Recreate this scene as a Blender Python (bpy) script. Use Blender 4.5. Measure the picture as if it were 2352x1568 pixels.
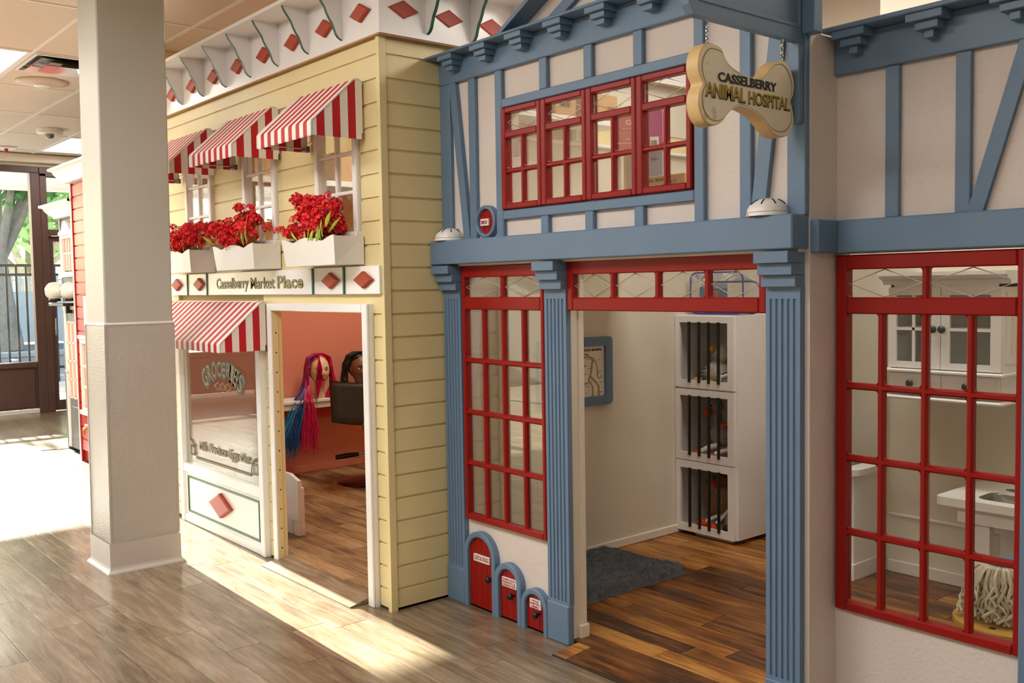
import bpy, bmesh, math, random
from mathutils import Vector, Matrix, noise
random.seed(7)
for o in list(bpy.data.objects): bpy.data.objects.remove(o)
SC = bpy.context.scene
COL = SC.collection
PI = math.pi

# ------------------------------------------------------------------ camera
cam_d = bpy.data.cameras.new('camera')
cam_d.sensor_width = 36.0
cam_d.lens = 36.0 * 2216.6 / 2352.0
cam_d.clip_start = 0.05
cam_d.clip_end = 300
cam = bpy.data.objects.new('camera', cam_d)
COL.objects.link(cam)
_r = Vector((0.64128244, 0.76713564, -0.01611634))
_u = Vector((-0.03425298, 0.04960383, 0.99818144))
_f = Vector((-0.76653999, 0.6395642, -0.05808675))
cam.matrix_world = Matrix(((_r.x, _u.x, -_f.x, 0), (_r.y, _u.y, -_f.y, 0), (_r.z, _u.z, -_f.z, 1.4), (0, 0, 0, 1)))
SC.camera = cam

# ------------------------------------------------------------------ world, sun, lamps, exposure
w = bpy.data.worlds.new('world')
SC.world = w
w.use_nodes = True
nt = w.node_tree
for n in list(nt.nodes): nt.nodes.remove(n)
wo = nt.nodes.new('ShaderNodeOutputWorld')
wb = nt.nodes.new('ShaderNodeBackground')
sk = nt.nodes.new('ShaderNodeTexSky')
sk.sky_type = 'NISHITA'
sk.sun_disc = False
sk.sun_elevation = math.radians(30)
sk.sun_rotation = math.radians(-90)
sk.air_density = 1.0
sk.dust_density = 2.0
wb.inputs['Strength'].default_value = 0.6
nt.links.new(sk.outputs[0], wb.inputs['Color'])
nt.links.new(wb.outputs[0], wo.inputs['Surface'])

sun_d = bpy.data.lights.new('sun', 'SUN')
sun_d.energy = 70.0
sun_d.angle = math.radians(0.35)
sun_d.color = (1.0, 0.965, 0.90)
sun = bpy.data.objects.new('sun', sun_d)
COL.objects.link(sun)
sun.location = (-30, 2, 12)
sun.rotation_euler = Vector((1.0, -0.022, -0.30)).to_track_quat('-Z', 'Y').to_euler()

def area(name, loc, sx, sy, power, color=(1, 0.985, 0.965), rot=(0, 0, 0)):
    d = bpy.data.lights.new(name, 'AREA')
    d.shape = 'RECTANGLE'; d.size = sx; d.size_y = sy
    d.energy = power; d.color = color
    o = bpy.data.objects.new(name, d)
    COL.objects.link(o); o.location = loc; o.rotation_euler = rot
    return o
PW = 34
# troffers of the main room, then unseen ones added for fill light (centre x, centre y); the panels themselves are built with the ceiling
TROFFERS = [(-7.6225, 1.451), (-11.2375, 3.274), (-10.0325, 0.236), (-8.8275, -0.371), (-7.6225, 0.236), (-6.4175, -0.371),
            (-5.2125, 0.236), (-4.0075, -0.371), (-2.8025, 0.236), (-1.5975, -0.371), (0.8125, -0.371)]
TPOW = [.35, .35, .4, .4, .4, .55, .5, 1.0, .9, .75, .45]
for (x, y), k in zip(TROFFERS, TPOW):
    area('troffer_lamp', (x, y, 2.965), 1.1, 0.5, PW * k)
area('salon_fill', (-5.2, 3.6, 2.95), 1.1, 0.5, 42, (1, 0.92, 0.82))  # fill light added to brighten the salon, no fixture there
area('hospital_fill', (-2.6, 3.5, 2.95), 1.1, 0.5, 22, (1, 0.955, 0.89))  # added fill for the hospital room, without a fixture
area('kitchen_fill', (-1.2, 3.5, 2.95), 1.1, 0.5, 17, (1, 0.93, 0.82))  # fill added over the kitchen corner, no lamp built for it
SC.view_settings.view_transform = 'Standard'
SC.view_settings.look = 'None'
SC.view_settings.gamma = 1.0
SC.view_settings.use_curve_mapping = False
SC.view_settings.exposure = 0.0

# ------------------------------------------------------------------ materials
def hexc(h):
    h = h.lstrip('#')
    c = [int(h[i:i + 2], 16) / 255 for i in (0, 2, 4)]
    return tuple((v / 12.92 if v <= 0.04045 else ((v + 0.055) / 1.055) ** 2.4) for v in c) + (1,)

def mat(name, col, rough=0.5, metal=0.0, var=0.0, scale=8.0, bump=0.0, bscale=60.0, spec=0.5, speck=None, sscale=120, emit=0, stretch=None, rnd=0.0, coat=0.0, alpha=1.0):
    m = bpy.data.materials.new(name)
    m.use_nodes = True
    N = m.node_tree.nodes; L = m.node_tree.links
    b = N['Principled BSDF']
    c = hexc(col)
    b.inputs['Base Color'].default_value = c
    b.inputs['Roughness'].default_value = rough
    b.inputs['Metallic'].default_value = metal
    b.inputs['Specular IOR Level'].default_value = spec
    b.inputs['Coat Weight'].default_value = coat
    if alpha < 1: b.inputs['Alpha'].default_value = alpha
    last = None
    if var or bump or speck or rnd:
        tc = N.new('ShaderNodeTexCoord')
        mp = N.new('ShaderNodeMapping')
        L.new(tc.outputs['Object'], mp.inputs['Vector'])
        if stretch: mp.inputs['Scale'].default_value = stretch
    if var or rnd:
        nz = N.new('ShaderNodeTexNoise'); nz.inputs['Scale'].default_value = scale; nz.inputs['Detail'].default_value = 5
        L.new(mp.outputs[0], nz.inputs['Vector'])
        mr = N.new('ShaderNodeMapRange'); mr.inputs['From Min'].default_value = 0.25; mr.inputs['From Max'].default_value = 0.75
        mr.inputs['To Min'].default_value = 1 - var; mr.inputs['To Max'].default_value = 1 + var
        L.new(nz.outputs['Fac'], mr.inputs['Value'])
        hs = N.new('ShaderNodeHueSaturation'); hs.inputs['Color'].default_value = c
        if rnd:
            oi = N.new('ShaderNodeObjectInfo')
            m2 = N.new('ShaderNodeMapRange'); m2.inputs['To Min'].default_value = 1 - rnd; m2.inputs['To Max'].default_value = 1 + rnd
            L.new(oi.outputs['Random'], m2.inputs['Value'])
            mu = N.new('ShaderNodeMath'); mu.operation = 'MULTIPLY'
            L.new(m2.outputs[0], mu.inputs[0]); L.new(mr.outputs[0], mu.inputs[1])
            L.new(mu.outputs[0], hs.inputs['Value'])
        else:
            L.new(mr.outputs[0], hs.inputs['Value'])
        last = hs.outputs[0]
    if speck:
        ns = N.new('ShaderNodeTexNoise'); ns.inputs['Scale'].default_value = sscale; ns.inputs['Detail'].default_value = 2
        L.new(mp.outputs[0], ns.inputs['Vector'])
        rr = N.new('ShaderNodeMapRange'); rr.inputs['From Min'].default_value = 0.66; rr.inputs['From Max'].default_value = 0.72
        rr.inputs['To Max'].default_value = 0.4
        L.new(ns.outputs['Fac'], rr.inputs['Value'])
        mx = N.new('ShaderNodeMix'); mx.data_type = 'RGBA'
        L.new(rr.outputs[0], mx.inputs['Factor'])
        if last: L.new(last, mx.inputs['A'])
        else: mx.inputs['A'].default_value = c
        mx.inputs['B'].default_value = hexc(speck)
        last = mx.outputs['Result']
    if last: L.new(last, b.inputs['Base Color'])
    if bump:
        nb = N.new('ShaderNodeTexNoise'); nb.inputs['Scale'].default_value = bscale; nb.inputs['Detail'].default_value = 4
        L.new(mp.outputs[0], nb.inputs['Vector'])
        bp = N.new('ShaderNodeBump'); bp.inputs['Strength'].default_value = bump; bp.inputs['Distance'].default_value = 0.004
        L.new(nb.outputs['Fac'], bp.inputs['Height']); L.new(bp.outputs[0], b.inputs['Normal'])
    if emit:
        b.inputs['Emission Color'].default_value = c
        b.inputs['Emission Strength'].default_value = emit
    return m

def wood(name, cols, rough=0.4, gscale=3.0, bump=0.15, coat=0.0, rv=.12):
    """planks: colour per piece from the object's own random value, grain stretched along X"""
    m = bpy.data.materials.new(name); m.use_nodes = True
    N = m.node_tree.nodes; L = m.node_tree.links; b = N['Principled BSDF']
    b.inputs['Roughness'].default_value = rough
    b.inputs['Coat Weight'].default_value = coat
    b.inputs['Coat Roughness'].default_value = 0.12
    tc = N.new('ShaderNodeTexCoord'); oi = N.new('ShaderNodeObjectInfo')
    vm = N.new('ShaderNodeVectorMath'); vm.operation = 'ADD'
    ml = N.new('ShaderNodeMath'); ml.operation = 'MULTIPLY'; ml.inputs[1].default_value = 57.0
    L.new(oi.outputs['Random'], ml.inputs[0]); L.new(tc.outputs['Object'], vm.inputs[0]); L.new(ml.outputs[0], vm.inputs[1])
    mp = N.new('ShaderNodeMapping'); mp.inputs['Scale'].default_value = (0.9, 9.0, 9.0)
    L.new(vm.outputs[0], mp.inputs['Vector'])
    n1 = N.new('ShaderNodeTexNoise'); n1.inputs['Scale'].default_value = gscale; n1.inputs['Detail'].default_value = 8
    n1.inputs['Roughness'].default_value = 0.65; n1.inputs['Distortion'].default_value = 1.2
    L.new(mp.outputs[0], n1.inputs['Vector'])
    mp2 = N.new('ShaderNodeMapping'); mp2.inputs['Scale'].default_value = (1.6, 4.0, 4.0)
    L.new(vm.outputs[0], mp2.inputs['Vector'])
    n2 = N.new('ShaderNodeTexNoise'); n2.inputs['Scale'].default_value = 2.0; n2.inputs['Detail'].default_value = 3
    L.new(mp2.outputs[0], n2.inputs['Vector'])
    ad = N.new('ShaderNodeMath'); ad.operation = 'MULTIPLY_ADD'; ad.inputs[1].default_value = 0.55; ad.inputs[2].default_value = -0.275
    L.new(n2.outputs['Fac'], ad.inputs[0])
    a2 = N.new('ShaderNodeMath'); a2.operation = 'ADD'
    L.new(ad.outputs[0], a2.inputs[0]); L.new(n1.outputs['Fac'], a2.inputs[1])
    rr = N.new('ShaderNodeMapRange'); rr.inputs['To Min'].default_value = -rv; rr.inputs['To Max'].default_value = rv
    L.new(oi.outputs['Random'], rr.inputs['Value'])
    a3 = N.new('ShaderNodeMath'); a3.operation = 'ADD'
    L.new(a2.outputs[0], a3.inputs[0]); L.new(rr.outputs[0], a3.inputs[1])
    cr = N.new('ShaderNodeValToRGB')
    e = cr.color_ramp.elements
    n = len(cols)
    e[0].position = 0.28; e[0].color = hexc(cols[0])
    e[1].position = 0.74; e[1].color = hexc(cols[-1])
    for i in range(1, n - 1):
        q = e.new(0.28 + 0.46 * i / (n - 1)); q.color = hexc(cols[i])
    L.new(a3.outputs[0], cr.inputs['Fac']); L.new(cr.outputs[0], b.inputs['Base Color'])
    bp = N.new('ShaderNodeBump'); bp.inputs['Strength'].default_value = bump; bp.inputs['Distance'].default_value = 0.002
    L.new(n1.outputs['Fac'], bp.inputs['Height']); L.new(bp.outputs[0], b.inputs['Normal'])
    return m

def glass(name, tint='#f4f8f6', refl=1.0, dust=0.03):
    m = bpy.data.materials.new(name); m.use_nodes = True
    N = m.node_tree.nodes; L = m.node_tree.links
    for n in list(N): N.remove(n)
    out = N.new('ShaderNodeOutputMaterial')
    tr = N.new('ShaderNodeBsdfTransparent'); tr.inputs['Color'].default_value = hexc(tint)
    gl = N.new('ShaderNodeBsdfGlossy'); gl.inputs['Roughness'].default_value = 0.01; gl.inputs['Color'].default_value = (1, 1, 1, 1)
    fr = N.new('ShaderNodeFresnel'); fr.inputs['IOR'].default_value = 1.45
    mu = N.new('ShaderNodeMath'); mu.operation = 'MULTIPLY'; mu.inputs[1].default_value = refl
    mx = N.new('ShaderNodeMixShader'); L.new(fr.outputs[0], mu.inputs[0]); L.new(mu.outputs[0], mx.inputs[0])
    L.new(tr.outputs[0], mx.inputs[1]); L.new(gl.outputs[0], mx.inputs[2])
    df = N.new('ShaderNodeBsdfDiffuse'); df.inputs['Color'].default_value = (0.8, 0.78, 0.74, 1)
    m2 = N.new('ShaderNodeMixShader'); m2.inputs[0].default_value = dust
    L.new(mx.outputs[0], m2.inputs[1]); L.new(df.outputs[0], m2.inputs[2])
    L.new(m2.outputs[0], out.inputs['Surface'])
    return m

M = {}
M['yellow'] = mat('yellow_paint', '#e4d29b', 0.42, var=0.05, scale=3, bump=0.03)
M['yellow_dark'] = mat('yellow_groove', '#c9ab62', 0.6)
M['white'] = mat('white_paint', '#ece8e4', 0.38, var=0.03, scale=4)
M['white_gloss'] = mat('white_gloss', '#f0eeec', 0.22, var=0.02, scale=4)
M['plastic'] = mat('white_plastic', '#ece8e2', 0.3)
M['blue'] = mat('blue_paint', '#67819c', 0.42, var=0.06, scale=5, bump=0.06, bscale=90)
M['red'] = mat('red_paint', '#930e07', 0.36, var=0.06, scale=9, bump=0.04, bscale=120, spec=.35)
M['stucco'] = mat('cream_stucco', '#dfd3cb', 0.8, var=0.04, scale=3, bump=0.5, bscale=70, speck='#b5a893', sscale=150)
M['cream'] = mat('cream_wall', '#d9cfbd', 0.7, var=0.03, scale=2, bump=0.08, bscale=90)
M['cream_light'] = mat('cream_trim', '#e7dccb', 0.5, var=0.04, scale=6)
M['pink'] = mat('coral_wall', '#dc8a70', 0.6, var=0.05, scale=2)
M['green'] = mat('green_paint', '#1f5a45', 0.35, var=0.05)
M['brick'] = mat('terracotta_paint', '#ab3a1c', 0.5, var=0.08, scale=10, bump=0.08)
M['gold'] = mat('gold_leaf', '#a08c4a', 0.4, var=0.05)
M['goldy'] = mat('gold_yellow', '#b5992c', 0.4)
M['ink'] = mat('black_ink', '#25221e', 0.5)
M['inkred'] = mat('red_ink', '#b01e22', 0.5)
M['inkgreen'] = mat('green_ink', '#33594b', 0.5)
M['awn_red'] = mat('awning_red', '#c00d22', 0.55, var=0.03, bump=0.05, bscale=300)
M['awn_white'] = mat('awning_white', '#efeae2', 0.55, var=0.02, bump=0.05, bscale=300)
M['ceil'] = mat('ceiling_tile', '#d9cbc1', 0.9, var=0.04, scale=1.5, bump=0.3, bscale=160, speck='#9c8575', sscale=130)
M['grid'] = mat('ceiling_grid', '#e9e4e2', 0.4)
M['lamp'] = mat('lamp_panel', '#fffdf8', 0.5, emit=3.0)
M['vinyl'] = wood('vinyl_plank', ['#5f4f3d', '#77654f', '#8a7760', '#9c8971'], rough=0.27, bump=0.10, coat=0.25, rv=.10)
M['oak'] = wood('brown_plank', ['#40240f', '#73431a', '#9c6226', '#bd8640'], rough=0.42, bump=0.12, rv=.2)
M['salon_floor'] = wood('salon_plank', ['#5f452e', '#84633f', '#a07d55', '#b08f66'], rough=0.42)
M['sub'] = mat('subfloor', '#2c241c', 0.8)
M['column'] = mat('column_paint', '#bbb9ae', 0.45, var=0.02, scale=3, bump=0.04, bscale=200)
M['column_panel'] = mat('column_panel', '#bdb5ab', 0.34, var=0.03, scale=6, bump=0.9, bscale=110)
M['cove'] = mat('vinyl_cove', '#c6bdb4', 0.28, var=0.03, scale=6)
M['glass'] = glass('window_glass', refl=.6, dust=.015)
M['glass_in'] = glass('clear_glass', '#f8faf9', 0.45, 0.006)
M['chrome'] = mat('chrome', '#d8d8d8', 0.18, metal=1)
M['steel'] = mat('brushed_steel', '#8f8c88', 0.3, metal=1)
M['brass'] = mat('brass', '#b38a45', 0.3, metal=1)
M['black'] = mat('black_metal', '#15140f', 0.35)
M['brown'] = mat('brown_frame', '#5a4038', 0.45, var=0.06)
M['card'] = mat('cardboard', '#b88d5c', 0.8, var=0.05)
M['leadl'] = mat('lead_line', '#d9d4ce', 0.3, metal=0.4)

# ------------------------------------------------------------------ mesh builder
class MB:
    def __init__(s): s.v = []; s.f = []; s.m = []; s.sm = []
    def add(s, vs, fs, mi=0, smooth=False):
        k = len(s.v); s.v += [tuple(p) for p in vs]
        for f in fs: s.f.append(tuple(i + k for i in f)); s.m.append(mi); s.sm.append(smooth)
        return s
    def box(s, x0, x1, y0, y1, z0, z1, mi=0, ch=0.0):
        if x1 < x0: x0, x1 = x1, x0
        if y1 < y0: y0, y1 = y1, y0
        if z1 < z0: z0, z1 = z1, z0
        if ch <= 0:
            vs = [(x, y, z) for x in (x0, x1) for y in (y0, y1) for z in (z0, z1)]
            fs = [(0, 1, 3, 2), (4, 6, 7, 5), (0, 4, 5, 1), (2, 3, 7, 6), (0, 2, 6, 4), (1, 5, 7, 3)]
            return s.add(vs, fs, mi)
        c = min(ch, (x1 - x0) * .45, (y1 - y0) * .45, (z1 - z0) * .45)
        X = (x0, x1); Y = (y0, y1); Z = (z0, z1); vs = []; idx = {}
        def sg(i): return 1 if i == 0 else -1
        for i in (0, 1):
            for j in (0, 1):
                for k in (0, 1):
                    p = (X[i], Y[j], Z[k]); d = (sg(i) * c, sg(j) * c, sg(k) * c)
                    for a in range(3):
                        q = [p[t] + (d[t] if t != a else 0) for t in range(3)]
                        idx[(i, j, k, a)] = len(vs); vs.append(tuple(q))
        fs = []
        for a in range(3):
            b, cc = [t for t in range(3) if t != a]
            for i in (0, 1):
                q = []
                for (u, t) in ((0, 0), (1, 0), (1, 1), (0, 1)):
                    key = [0, 0, 0]; key[a] = i; key[b] = u; key[cc] = t
                    q.append(idx[(key[0], key[1], key[2], a)])
                flip = (i == 1) == (a == 1)
                fs.append(tuple(q[::-1]) if not flip else tuple(q))
        for a in range(3):
            b, cc = [t for t in range(3) if t != a]
            for u in (0, 1):
                for t in (0, 1):
                    k0 = [0, 0, 0]; k0[b] = u; k0[cc] = t; k1 = list(k0); k1[a] = 1
                    q = [idx[(*k0, b)], idx[(*k1, b)], idx[(*k1, cc)], idx[(*k0, cc)]]
                    fs.append(tuple(q))
        for i in (0, 1):
            for j in (0, 1):
                for k in (0, 1): fs.append(tuple(idx[(i, j, k, a)] for a in range(3)))
        return s.add(vs, fs, mi)
    def prism(s, poly, axis, a, b, mi=0, smooth=False, side=None):
        """poly: 2-D points in the two other axes (in x,y,z order), extruded along axis from a to b"""
        n = len(poly)
        def P(p, t):
            if axis == 'x': return (t, p[0], p[1])
            if axis == 'y': return (p[0], t, p[1])
            return (p[0], p[1], t)
        vs = [P(p, a) for p in poly] + [P(p, b) for p in poly]
        s.add(vs, [tuple(range(n)), tuple(range(2 * n - 1, n - 1, -1))], mi)
        s.add(vs, [(i, i + n, (i + 1) % n + n, (i + 1) % n) for i in range(n)], mi if side is None else side, smooth)
        return s
    def tube(s, pts, r, n=8, mi=0, closed=False, caps=True, flat=1.0):
        pts = [Vector(p) for p in pts]; k = len(pts)
        rs = r if isinstance(r, (list, tuple)) else [r] * k
        vs = []; up = None
        for i, p in enumerate(pts):
            a = pts[(i - 1) % k] if (closed or i) else p
            b = pts[(i + 1) % k] if (closed or i < k - 1) else p
            t = (b - a)
            t = t.normalized() if t.length > 1e-9 else Vector((0, 0, 1))
            if up is None:
                up = Vector((0, 0, 1)) if abs(t.z) < .9 else Vector((1, 0, 0))
            u = (up - t * up.dot(t))
            u = u.normalized() if u.length > 1e-6 else t.orthogonal().normalized()
            up = u; v = t.cross(u)
            for j in range(n):
                an = 2 * PI * j / n
                vs.append(p + u * math.cos(an) * rs[i] + v * math.sin(an) * rs[i] * flat)
        fs = []
        for i in range(k if closed else k - 1):
            for j in range(n):
                a = i * n + j; b = i * n + (j + 1) % n; c = ((i + 1) % k) * n + (j + 1) % n; d = ((i + 1) % k) * n + j
                fs.append((a, b, c, d))
        s.add(vs, fs, mi, n > 5)
        if caps and not closed:
            s.add([vs[j] for j in range(n)], [tuple(range(n - 1, -1, -1))], mi)
            s.add([vs[(k - 1) * n + j] for j in range(n)], [tuple(range(n))], mi)
        return s
    def lathe(s, prof, c=(0, 0, 0), n=24, mi=0, axis='z', smooth=True):
        vs = []; k = len(prof)
        for (r, h) in prof:
            for j in range(n):
                a = 2 * PI * j / n; x, y = r * math.cos(a), r * math.sin(a)
                p = {'z': (x, y, h), 'y': (x, h, y), 'x': (h, x, y)}[axis]
                vs.append((c[0] + p[0], c[1] + p[1], c[2] + p[2]))
        fs = [(i * n + j, i * n + (j + 1) % n, (i + 1) * n + (j + 1) % n, (i + 1) * n + j) for i in range(k - 1) for j in range(n)]
        if axis == 'y': fs = [f[::-1] for f in fs]
        return s.add(vs, fs, mi, smooth)
    def ell(s, c, r, nu=14, nv=10, mi=0, fn=None):
        vs = []
        for i in range(nv + 1):
            ph = PI * i / nv
            for j in range(nu):
                a = 2 * PI * j / nu
                d = Vector((math.sin(ph) * math.cos(a), math.sin(ph) * math.sin(a), math.cos(ph)))
                p = Vector((d.x * r[0], d.y * r[1], d.z * r[2]))
                if fn: p = fn(p, d)
                vs.append((c[0] + p.x, c[1] + p.y, c[2] + p.z))
        fs = [(i * nu + j, (i + 1) * nu + j, (i + 1) * nu + (j + 1) % nu, i * nu + (j + 1) % nu) for i in range(nv) for j in range(nu)]
        return s.add(vs, fs, mi, True)
    def xf(s, mtx):
        s.v = [tuple(mtx @ Vector(p)) for p in s.v]; return s
    def join(s, o, mtx=None, mi=None):
        k = len(s.v)
        s.v += [tuple(mtx @ Vector(p)) if mtx else p for p in o.v]
        s.f += [tuple(i + k for i in f) for f in o.f]
        s.m += [mi if mi is not None else q for q in o.m]; s.sm += o.sm
        return s
    def mesh(s, name, mats, org=(0, 0, 0)):
        me = bpy.data.meshes.new(name)
        me.from_pydata([(p[0] - org[0], p[1] - org[1], p[2] - org[2]) for p in s.v], [], s.f)
        mats = mats if isinstance(mats, (list, tuple)) else [mats]
        for q in mats: me.materials.append(M[q] if isinstance(q, str) else q)
        for i, p in enumerate(me.polygons):
            p.material_index = s.m[i]; p.use_smooth = s.sm[i]
        me.validate()
        bm = bmesh.new(); bm.from_mesh(me); bmesh.ops.recalc_face_normals(bm, faces=bm.faces); bm.to_mesh(me); bm.free()
        me.update()
        return me
    def build(s, name, mats, parent=None, bevel=0.0, kind=None, label=None, recalc=False):
        xs = [p[0] for p in s.v]; ys = [p[1] for p in s.v]; zs = [p[2] for p in s.v]
        c = ((min(xs) + max(xs)) / 2, (min(ys) + max(ys)) / 2, min(zs))
        me = s.mesh(name, mats, c)
        o = bpy.data.objects.new(name, me); COL.objects.link(o)
        if parent is not None:
            pw = wloc(parent)
            o.parent = parent; o.location = (c[0] - pw[0], c[1] - pw[1], c[2] - pw[2])
        else: o.location = c
        if bevel:
            b = o.modifiers.new('bevel', 'BEVEL'); b.width = bevel; b.segments = 2; b.limit_method = 'ANGLE'; b.angle_limit = math.radians(40)
        if kind: o['kind'] = kind
        if label: o['label'] = label
        return o

def wloc(o):
    x = Vector((0, 0, 0))
    while o is not None: x = x + o.location; o = o.parent
    return x

def thing(name, label, cat, loc=(0, 0, 0), group=None):
    o = bpy.data.objects.new(name, None); COL.objects.link(o)
    o.empty_display_size = 0.1
    o.location = loc; o['label'] = label; o['category'] = cat
    if group: o['group'] = group
    return o
def struct(name, loc=(0, 0, 0)):
    o = bpy.data.objects.new(name, None); COL.objects.link(o)
    o.empty_display_size = 0.1
    o.location = loc; o['kind'] = 'structure'
    return o
def tag(o, label, cat, group=None):
    o['label'] = label; o['category'] = cat
    if group: o['group'] = group
    return o
def dup(root, loc, label=None, group=None):
    r = root.copy(); COL.objects.link(r); r.location = loc
    if label: r['label'] = label
    if group: r['group'] = group
    for ch in list(root.children):
        c = ch.copy(); COL.objects.link(c); c.parent = r
        for g in ch.children:
            d = g.copy(); COL.objects.link(d); d.parent = c
    return r
def inst(src, parent, loc, name=None):
    """copy of a part, sharing its mesh, at a world location"""
    o = src.copy(); COL.objects.link(o); o.parent = parent
    pw = wloc(parent); o.location = (loc[0] - pw[0], loc[1] - pw[1], loc[2] - pw[2])
    return o

def holes(mb, a0, a1, z0, z1, d0, d1, hs, axis='y', mi=0):
    """wall slab with rectangular holes; axis is its normal; a = the other horizontal axis"""
    As = sorted(set([a0, a1] + [min(max(v, a0), a1) for h in hs for v in h[:2]]))
    Zs = sorted(set([z0, z1] + [min(max(v, z0), z1) for h in hs for v in h[2:]]))
    for i in range(len(As) - 1):
        run = None
        for j in range(len(Zs)):
            solid = False
            if j < len(Zs) - 1:
                ca = (As[i] + As[i + 1]) / 2; cz = (Zs[j] + Zs[j + 1]) / 2
                solid = not any(h[0] < ca < h[1] and h[2] < cz < h[3] for h in hs)
            if solid and run is None: run = Zs[j]
            if not solid and run is not None:
                if axis == 'y': mb.box(As[i], As[i + 1], d0, d1, run, Zs[j], mi)
                else: mb.box(d0, d1, As[i], As[i + 1], run, Zs[j], mi)
                run = None
    return mb

def text_mesh(body, offset=0.0, extrude=0.02, shear=0.0, res=3):
    cu = bpy.data.curves.new('lettering', 'FONT'); cu.body = body
    cu.size = 1.0; cu.offset = offset; cu.extrude = extrude; cu.shear = shear; cu.resolution_u = res
    ob = bpy.data.objects.new('tmp', cu); COL.objects.link(ob)
    dg = bpy.context.evaluated_depsgraph_get()
    ev = ob.evaluated_get(dg); me = ev.to_mesh()
    vs = [tuple(v.co) for v in me.vertices]; fs = [tuple(p.vertices) for p in me.polygons]
    ev.to_mesh_clear()
    bpy.data.objects.remove(ob); bpy.data.curves.remove(cu)
    return vs, fs

def text(name, body, u0, u1, z0, z1, at, mt, parent, plane='y', off=0.0, outline=None, oo=0.03, th=0.0015, shear=0.0, shift=(0, 0)):
    """flat lettering fitted to a rectangle. plane y: faces -y, u = x.  plane x: faces +x, u = y"""
    vs, fs = text_mesh(body, off, 0.5, shear)
    X0 = min(v[0] for v in vs); X1 = max(v[0] for v in vs); Y0 = min(v[1] for v in vs); Y1 = max(v[1] for v in vs)
    sx = (u1 - u0) / (X1 - X0); sy = (z1 - z0) / (Y1 - Y0)
    def emit(vs, fs, m, thick, nm, sh):
        mb = MB()
        out = []
        for v in vs:
            u = u0 + (v[0] - X0) * sx + sh[0]; z = z0 + (v[1] - Y0) * sy + sh[1]
            t = thick if v[2] > 0 else 0
            out.append((u, at - t, z) if plane == 'y' else (at + t, u, z))
        mb.add(out, fs)
        return mb.build(nm, m, parent)
    if outline:
        v2, f2 = text_mesh(body, off + oo, 0.5, shear)
        emit(v2, f2, outline, th * 0.5, 'letter_outline', shift)
    return emit(vs, fs, mt, th, name, (0, 0))
# ------------------------------------------------------------------ floor with planks
floor = struct('floor', (-4.6, -0.6, -0.03))
MB().box(-12.2, 3.0, -4.0, 2.70, -0.03, -0.0045).box(-12.2, -9.24, 2.70, 5.2, -0.03, -0.0045).build('subfloor', 'sub', floor)
def planks(root, xa, xb, ya, yb, pw, ln, z, mt, th=0.004, seed=1, lim=300, off=0.0, gap=0.0012, name='plank', clip=None):
    rnd = random.Random(seed); cache = {}; n = 0
    y = ya; row = 0
    while y < yb - 1e-4:
        y1 = min(y + pw, yb)
        x = xa - rnd.random() * ln
        while x < xb:
            x0, x1 = max(x, xa), min(x + ln, xb); x += ln
            if x1 - x0 < 0.03: continue
            if clip and not clip((x0 + x1) / 2, (y + y1) / 2): continue
            key = (round(x1 - x0, 3), round(y1 - y, 3))
            c = ((x0 + x1) / 2, (y + y1) / 2, z - th)
            if key not in cache:
                mb = MB().box(x0 + gap, x1 - gap, y + gap, y1 - gap, z - th, z, 0, 0.0008)
                cache[key] = mb.build(name, mt, root)
            else: inst(cache[key], root, c)
            n += 1
        y = y1; row += 1
    return n
def in_view(x, y):
    return y < 4.35 and x < -1.2 and y > 0.35 + max(0, x + 4.6) * 0.55 and y > (0.55 if x > -6.5 else 0.55 - (-x - 6.5) * 0.12) and (x > -6.6 or y > 1.0 + (-x - 6.6) * .2)
rnd = random.Random(5); cache = {}; rest = MB(); nf = 0; y = -4.07
while y < 5.2:
    x = -12.15 - rnd.random() * 1.22
    while x < 3:
        x0, x1 = max(x, -12.17), min(x + 1.22, 3.0); x += 1.22
        y1 = y + .15
        if y > 2.2 and x0 > -9.24: continue
        if y > 2.2 and x1 > -9.2: x1 = -9.2
        if y1 > 2.53 and x1 > -9.2: y1 = 2.53
        if x1 - x0 < .03: continue
        if in_view((x0 + x1) / 2, (y + y1) / 2):
            key = (round(x1 - x0, 3), round(y1 - y, 3)); nf += 1
            if key not in cache: cache[key] = MB().box(x0 + .001, x1 - .001, y + .001, y1 - .001, -.004, 0, 0, .0008).build('plank', 'vinyl', floor)
            else: inst(cache[key], floor, ((x0 + x1) / 2, (y + y1) / 2, -.004))
        else: rest.box(x0 + .001, x1 - .001, y + .001, y1 - .001, -.004, 0)
    y += .15
rest.build('plank', 'vinyl', floor, kind='stuff')
for yy in (2.23, 2.38):
    x = -9.24
    while x < -3.5:
        x1 = min(x + 1.22, -3.5)
        if yy < 2.3: MB().box(x + .001, x1 - .001, 2.231, 2.36 if x1 < -6.5 else 2.24, -.004, 0).build('plank', 'vinyl', floor)
        x += 1.22
x = -3.49
for x1 in (-2.9, -1.7, -1.2): MB().box(x + .001, x1 - .001, 2.231, 2.329, -.004, 0).build('plank', 'vinyl', floor); MB().box(x + .001, x1 - .2, 2.331, 2.535, -.004, 0).build('plank', 'vinyl', floor); x = x1
MB().box(-1.4, -1.2, 2.331, 2.535, -.004, 0).box(-1.2, 3, 2.231, 2.68, -.004, 0).box(-3.1, -2.9, 2.331, 2.535, -.004, -.0005).box(-1.9, -1.7, 2.331, 2.535, -.004, -.0005).build('plank', 'vinyl', floor)
print('PLANKS', nf)

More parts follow.
